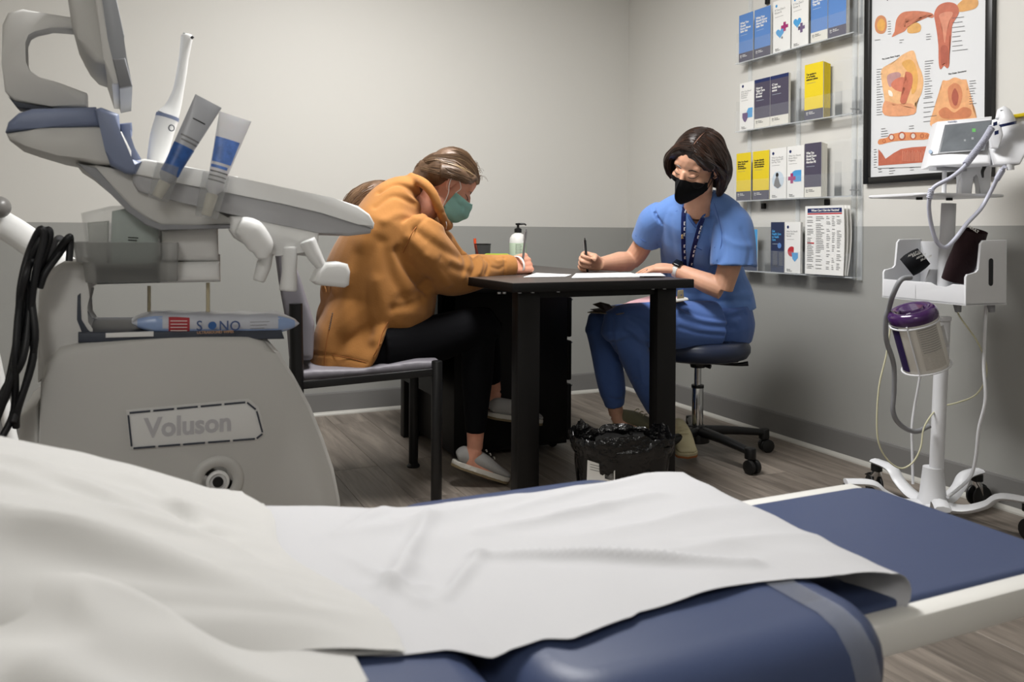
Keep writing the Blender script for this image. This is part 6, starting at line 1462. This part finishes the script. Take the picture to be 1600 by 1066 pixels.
# cut the V neckline
bt0 = BVHTree.FromPolygons([v.co for v in tm.vertices], [tuple(p.vertices) for p in tm.polygons])
n = len(tm.vertices); co = np.empty(n*3); tm.vertices.foreach_get('co', co); co = co.reshape(-1, 3); X_, Y_, Z_ = vproj(co)
bm_ = bmesh.new(); bm_.from_mesh(tm); bm_.verts.ensure_lookup_table()
xl = np.interp(Y_, [296, 318, 354], [1067, 1069, 1088]); xr = np.interp(Y_, [296, 316, 354], [1113, 1108, 1088])
cut = (X_ > xl) & (X_ < xr) & (Y_ < 354) & (Z_ < 3.36)
bmesh.ops.delete(bm_, geom=[bm_.verts[i] for i in np.nonzero(cut)[0]], context='VERTS'); bm_.to_mesh(tm); bm_.free()
top = link('scrub_top', tm, SCR, pb, 180); bt_ = bvh_of(top)
SEAM = mat('scrub_seam', '3f60a0', 0.85)
def neck(pts, r=0.0035): MB().tube([hit(bt0, a, b, 0.0) for a, b in pts], r, 8, 5).build('neckband', SEAM, top, 60)
neck([(1067, 308), (1067.5, 316), (1070, 326), (1078, 341), (1088, 355)], 0.0055); neck([(1112, 306), (1109, 316), (1105, 326), (1097, 341), (1088, 355)], 0.0055)
for pts in ([(1110, 385), (1107, 400), (1107, 412)], ): seam(bt_, pts, 0.001, SEAM, top)
seam(bt_, [(1085, 384), (1095, 390), (1110, 391), (1117, 387)], 0.0016, SEAM, top); seam(bt_, [(1084, 385), (1083, 410), (1088, 425)], 0.0010, SEAM, top)
seam(bt_, [(1116, 318), (1124, 345), (1128, 375), (1120, 408)], 0.0011, SEAM, top); seam(bt_, [(1114, 411), (1145, 415), (1176, 413)], 0.0012, SEAM, top); seam(bt_, [(993, 368), (1008, 377), (1027, 383)], 0.0012, SEAM, top); seam(bt_, [(1030, 316), (1029, 340), (1028, 368)], 0.0010, SEAM, top)
# hair: dark bob
DH = mat('dark_hair', '1f1613', 0.38, spec=0.5, var=0.3, vscale=40); DH2 = mat('dark_hair_strand', '2b1e18', 0.33, spec=0.6, var=0.3, vscale=30); DH3 = mat('warm_hair_strand', '4a3024', 0.35, spec=0.55)
f = NF; k = f.k; mb = MB()
mb.ell(f.p(0, -0.024, 0.045), (0.087*k, 0.096*k, 0.084*k), f.R); mb.ell(f.p(0, -0.055, 0.0), (0.086*k, 0.066*k, 0.085*k), f.R)
for s in (-1, 1):
    mb.tube([f.p(s*0.025, 0.045, 0.085), f.p(s*0.060, 0.045, 0.062), f.p(s*0.082, 0.030, 0.030)], [0.022, 0.022, 0.018], 12, 4)
    mb.tube([f.p(s*0.070, -0.02, 0.06), f.p(s*0.088, -0.045, 0.0), f.p(s*0.082, -0.050, -0.07), f.p(s*0.072, -0.045, -0.128)], [0.030, 0.036, 0.036, 0.020], 14, 5, up=f.F, r2=[0.02, 0.024, 0.022, 0.010])
mb.tube([f.p(0, -0.07, 0.04), f.p(0, -0.095, -0.02), f.p(0, -0.085, -0.08), f.p(0, -0.07, -0.122)], [0.07, 0.075, 0.075, 0.06], 18, 5, up=f.S, r2=[0.04, 0.035, 0.03, 0.014])
# forward fall of hair on her right cheek
mb.tube([f.p(0.060, 0.045, 0.065), f.p(0.086, 0.040, 0.030), f.p(0.090, 0.034, -0.02), f.p(0.084, 0.030, -0.068)], [0.026, 0.028, 0.026, 0.010], 12, 5, up=f.F, r2=[0.016, 0.014, 0.012, 0.005])
mb.tube([f.p(0.074, 0.0, 0.05), f.p(0.090, -0.005, 0.0), f.p(0.086, -0.01, -0.07)], [0.035, 0.038, 0.02], 12, 5, up=f.F, r2=[0.02, 0.016, 0.008])
hair2 = link('hair', organic(mb, 0.0042, 6), DH, pb, 180); bh2 = bvh_of(hair2)
pths = []
for i in range(9):
    y = 0.075-i*0.020
    pths.append([(-0.018, y, 0.13), (-0.065, y-0.005, 0.10), (-0.095, y-0.02, 0.03), (-0.094, min(y-0.03, -0.03), -0.04), (-0.075, min(y-0.035, -0.035), -0.115)] if i > 1 else [(-0.018, y, 0.13), (-0.06, y-0.01, 0.09), (-0.09, 0.01, 0.045), (-0.095, -0.03, -0.02), (-0.08, -0.05, -0.10)])
    pths.append([(-0.016, y, 0.13), (0.05, y, 0.105), (0.090, y-0.008, 0.03), (0.094, y-0.012, -0.03), (0.082, y-0.02, -0.095)])
strands(f, bh2, pths, 26, 0.0013, DH2, hair2, 11); strands(f, bh2, pths, 4, 0.0011, DH3, hair2, 12, name='light_strands')
MB().tube([snap(bh2, f.p(-0.017, y, 0.13), 0.0012) for y in (0.07, 0.045, 0.02, -0.005, -0.02)], [0.001, 0.0018, 0.0018, 0.0014, 0.0006], 6, 3).build('parting', mat('scalp', '7a5646', 0.7), hair2, 60)
bwm = DH; face_details(NF, pb, bv2, bwm)
# black folded respirator mask
KM = mat('black_mask', '08080a', 0.85, bump=0.2, bscale=200, bdist=0.0006)
def kn(u, v):
    w_ = (u-0.5)*2; a = abs(w_)
    zt = -0.004-0.030*a**0.9; zb = -0.118+0.052*a**1.5; z = zt+(zb-zt)*v
    mid = sin(pi*min(max(v, 0.0), 1))
    yf = 0.104*(1-v)+0.088*v+0.040*mid**0.8
    ys = 0.032
    y = yf+(ys-yf)*a**1.02
    x = w_*0.068*(1-0.06*(v-0.5)**2)
    return NF.p(x, y, z)
mbm = push_out(MB().grid(kn, 40, 34), bv2, 0.005); bmesh.ops.solidify(mbm.bm, geom=mbm.bm.faces[:], thickness=0.0014)
km = mbm.build('face_mask', KM, pb, 70)
MB().tube([kn(0.5, v/12) for v in range(13)], 0.0018, 6, 2).build('mask_seam', KM, km)
for u_ in (0, 1):
    sg = -1 if u_ == 0 else 1
    for v_, yy, zz in ((0.12, -0.012, 0.022), (0.85, -0.014, -0.03)):
        MB().tube([kn(u_, v_), NF.p(sg*0.079, 0.008, zz*0.6-0.004), NF.p(sg*0.088, -0.012, zz*0.8)], 0.0016, 6, 4).build('ear_loop', KM, km, 60)
# lanyard
LAN = mat('lanyard_blue', '1f2f74', 0.6); LWH = mat('lanyard_print', 'd2d4dc', 0.6)
def strip(pts, w_, m, name, bvx, off, parent):
    P_, _ = catmull([(a, b, 0) for a, b in pts], 6); mb = MB(); prev = None
    c3 = [hit(bvx, p.x, p.y, off) for p in P_]; 
    for i, c in enumerate(c3):
        t = (c3[min(i+1, len(c3)-1)]-c3[max(i-1, 0)]).normalized(); vd = (CAM-c).normalized(); sd2 = t.cross(vd).normalized()
        cur = [mb.bm.verts.new(c-sd2*w_), mb.bm.verts.new(c+sd2*w_)]
        if prev: mb._f([prev[0], prev[1], cur[1], cur[0]])
        prev = cur
    bmesh.ops.solidify(mb.bm, geom=mb.bm.faces[:], thickness=0.0012); return mb.build(name, m, parent, 60), c3
all_bv = bt_
lanL = [(1066, 304), (1069, 320), (1068.5, 350), (1069, 385), (1071, 420), (1072, 440)]; lanR = [(1109, 312), (1102, 330), (1093, 355), (1085, 385), (1080, 412), (1078, 440)]
lw1, c1 = strip(lanL, 0.0085, LAN, 'lanyard', all_bv, 0.006, pb); lw2, c2 = strip(lanR, 0.0085, LAN, 'lanyard', all_bv, 0.006, pb)
for lanp, lo in ((lanL, lw1), (lanR, lw2)):
    P_, _ = catmull([(a, b, 0) for a, b in lanp], 8)
    for i in range(3, len(P_)-1, 2):
        if i % 8 in (5,): continue
        a = hit(all_bv, P_[i].x, P_[i].y, 0.0085); b = hit(all_bv, P_[i+1].x, P_[i+1].y, 0.0085); t = (b-a)
        if t.length > 0.05 or t.length < 1e-4: continue
        n_ = (CAM-a).normalized(); sd2 = t.normalized().cross(n_); c = a.lerp(b, 0.5)
        text_mesh('Planned', 0.0085, LWH, a-sd2*0.003+n_*0.001, t, -sd2 if False else n_.cross(t.normalized()), lo, 'lanyard_lettering', bold=0.0006, sx=0.55)
pin = hit(all_bv, 1068, 367, 0.011); MB().ell(pin, (0.006, 0.003, 0.008), sub=2).box(pin+cv(0, -0.002, -0.008), (0.012, 0.003, 0.005), bevel=0.001).build('pin', mat('gold_pin', 'b89a6a', 0.3, 0.8), lw1, 50)
# watch and rings
wc = wL.lerp(eL, 0.06); wax = (eL-wL).normalized()
MB().lathe(wc-wax*0.010, wax, [(0.030, 0), (0.0315, 0.001), (0.0315, 0.019), (0.030, 0.020), (0.0295, 0.01), (0.030, 0)], 28).build('watch_band', mat('watch_white', 'c9c9c6', 0.5), pb, 50)
wn = (_u*0.75-_f*0.65+_r*0.1); wn = (wn-wax*wn.dot(wax)).normalized(); ws = wax.cross(wn)
MB().box(wc+wn*0.034, (0.036, 0.036, 0.011), bevel=0.004, R=Matrix((wax, ws, wn)).transposed()).build('watch_case', mat('watch_black', '0d0e10', 0.15, spec=0.7), pb, 50)
rg = P(1011, 422, 3.385); rgd = dL; q = snap(bv2, rg, 0.0)
MB().ell(q, (0.004, 0.004, 0.004), sub=2).build('ring', mat('ring_silver', 'c0c0c4', 0.2, 1.0), pb, 50)
# shoes
TAN = mat('shoe_tan', '6d6a52', 0.8, bump=0.4, bscale=150); CRM = mat('shoe_cream', 'b9b08e', 0.6); ORS = mat('shoe_orange', '9a5f35', 0.7)
shoe(P(958, 668, 3.54), P(1012, 676, 3.44), _u, 0.24, pb, (TAN, CRM, ORS)); shoe(P(1056, 676, 3.50), P(1072, 712, 3.33), _u*0.9-_f*0.3, 0.205, pb, (CRM, CRM, ORS))
# pen, folder, badge keys
pen('black pen held upright by the woman in blue scrubs', P(914, 375, 3.355), P(918.5, 431.5, 3.385), mat('black_pen', '101012', 0.25, spec=0.6), 0.0048)
fd = thing('folder', 'brown folder with a pink sheet lying on the knees of the woman in scrubs', 'folder', P(985, 487, 3.40))
def fq(pts, m, name, th=0.0015): MB().extrude([P(a, b, z) for a, b, z in pts], _u*th).build(name, m, fd, 0)
TANP = mat('folder_tan', '857862', 0.8); PNK = mat('pink_sheet', 'c39aa0', 0.7); DKP = mat('folder_dark', '4b4239', 0.8)
fq([(918, 489, 3.30), (965, 492, 3.20), (1072, 470, 3.28), (1040, 462, 3.52), (950, 480, 3.50)], TANP, 'back_cover', 0.003)
fq([(952, 485.5, 3.33), (990, 484, 3.24), (1068, 467, 3.28), (1035, 458, 3.50), (985, 471, 3.45)], PNK, 'pink_sheet')
fq([(922, 484, 3.33), (946, 490, 3.24), (978, 486, 3.28), (962, 478, 3.45)], DKP, 'bent_cover')
fq([(926, 476, 3.36), (938, 472.5, 3.34), (952, 476, 3.33), (960, 484, 3.32), (948, 487, 3.30)], DKP, 'bent_corner')
fq([(940, 486, 3.32), (975, 489, 3.24), (1000, 483, 3.30), (975, 478, 3.45)], mat('cream_paper', 'c9c2b0', 0.7), 'cream_sheet')
bd = thing('badge_holder', 'badge and key clip hanging from the lanyard beside the desk leg', 'badge', P(1063, 462, 3.24))
MB().tube([P(1073, 440, 3.24), P(1068, 452, 3.23), P(1064, 462, 3.22)], 0.002, 6, 4).build('cord', LAN, bd)
MB().extrude([P(1059, 454, 3.22), P(1068, 453, 3.22), P(1069, 468, 3.22), P(1058, 468, 3.22)], _f*0.006, bevel=0.0015).build('clip', mat('khaki_clip', '8a8068', 0.4, 0.3), bd)
MB().extrude([P(1055, 468, 3.215), P(1075, 466, 3.215), P(1076, 469, 3.215), P(1055, 472, 3.215)], _f*0.05, bevel=0.0008).build('card', LM('white'), bd)
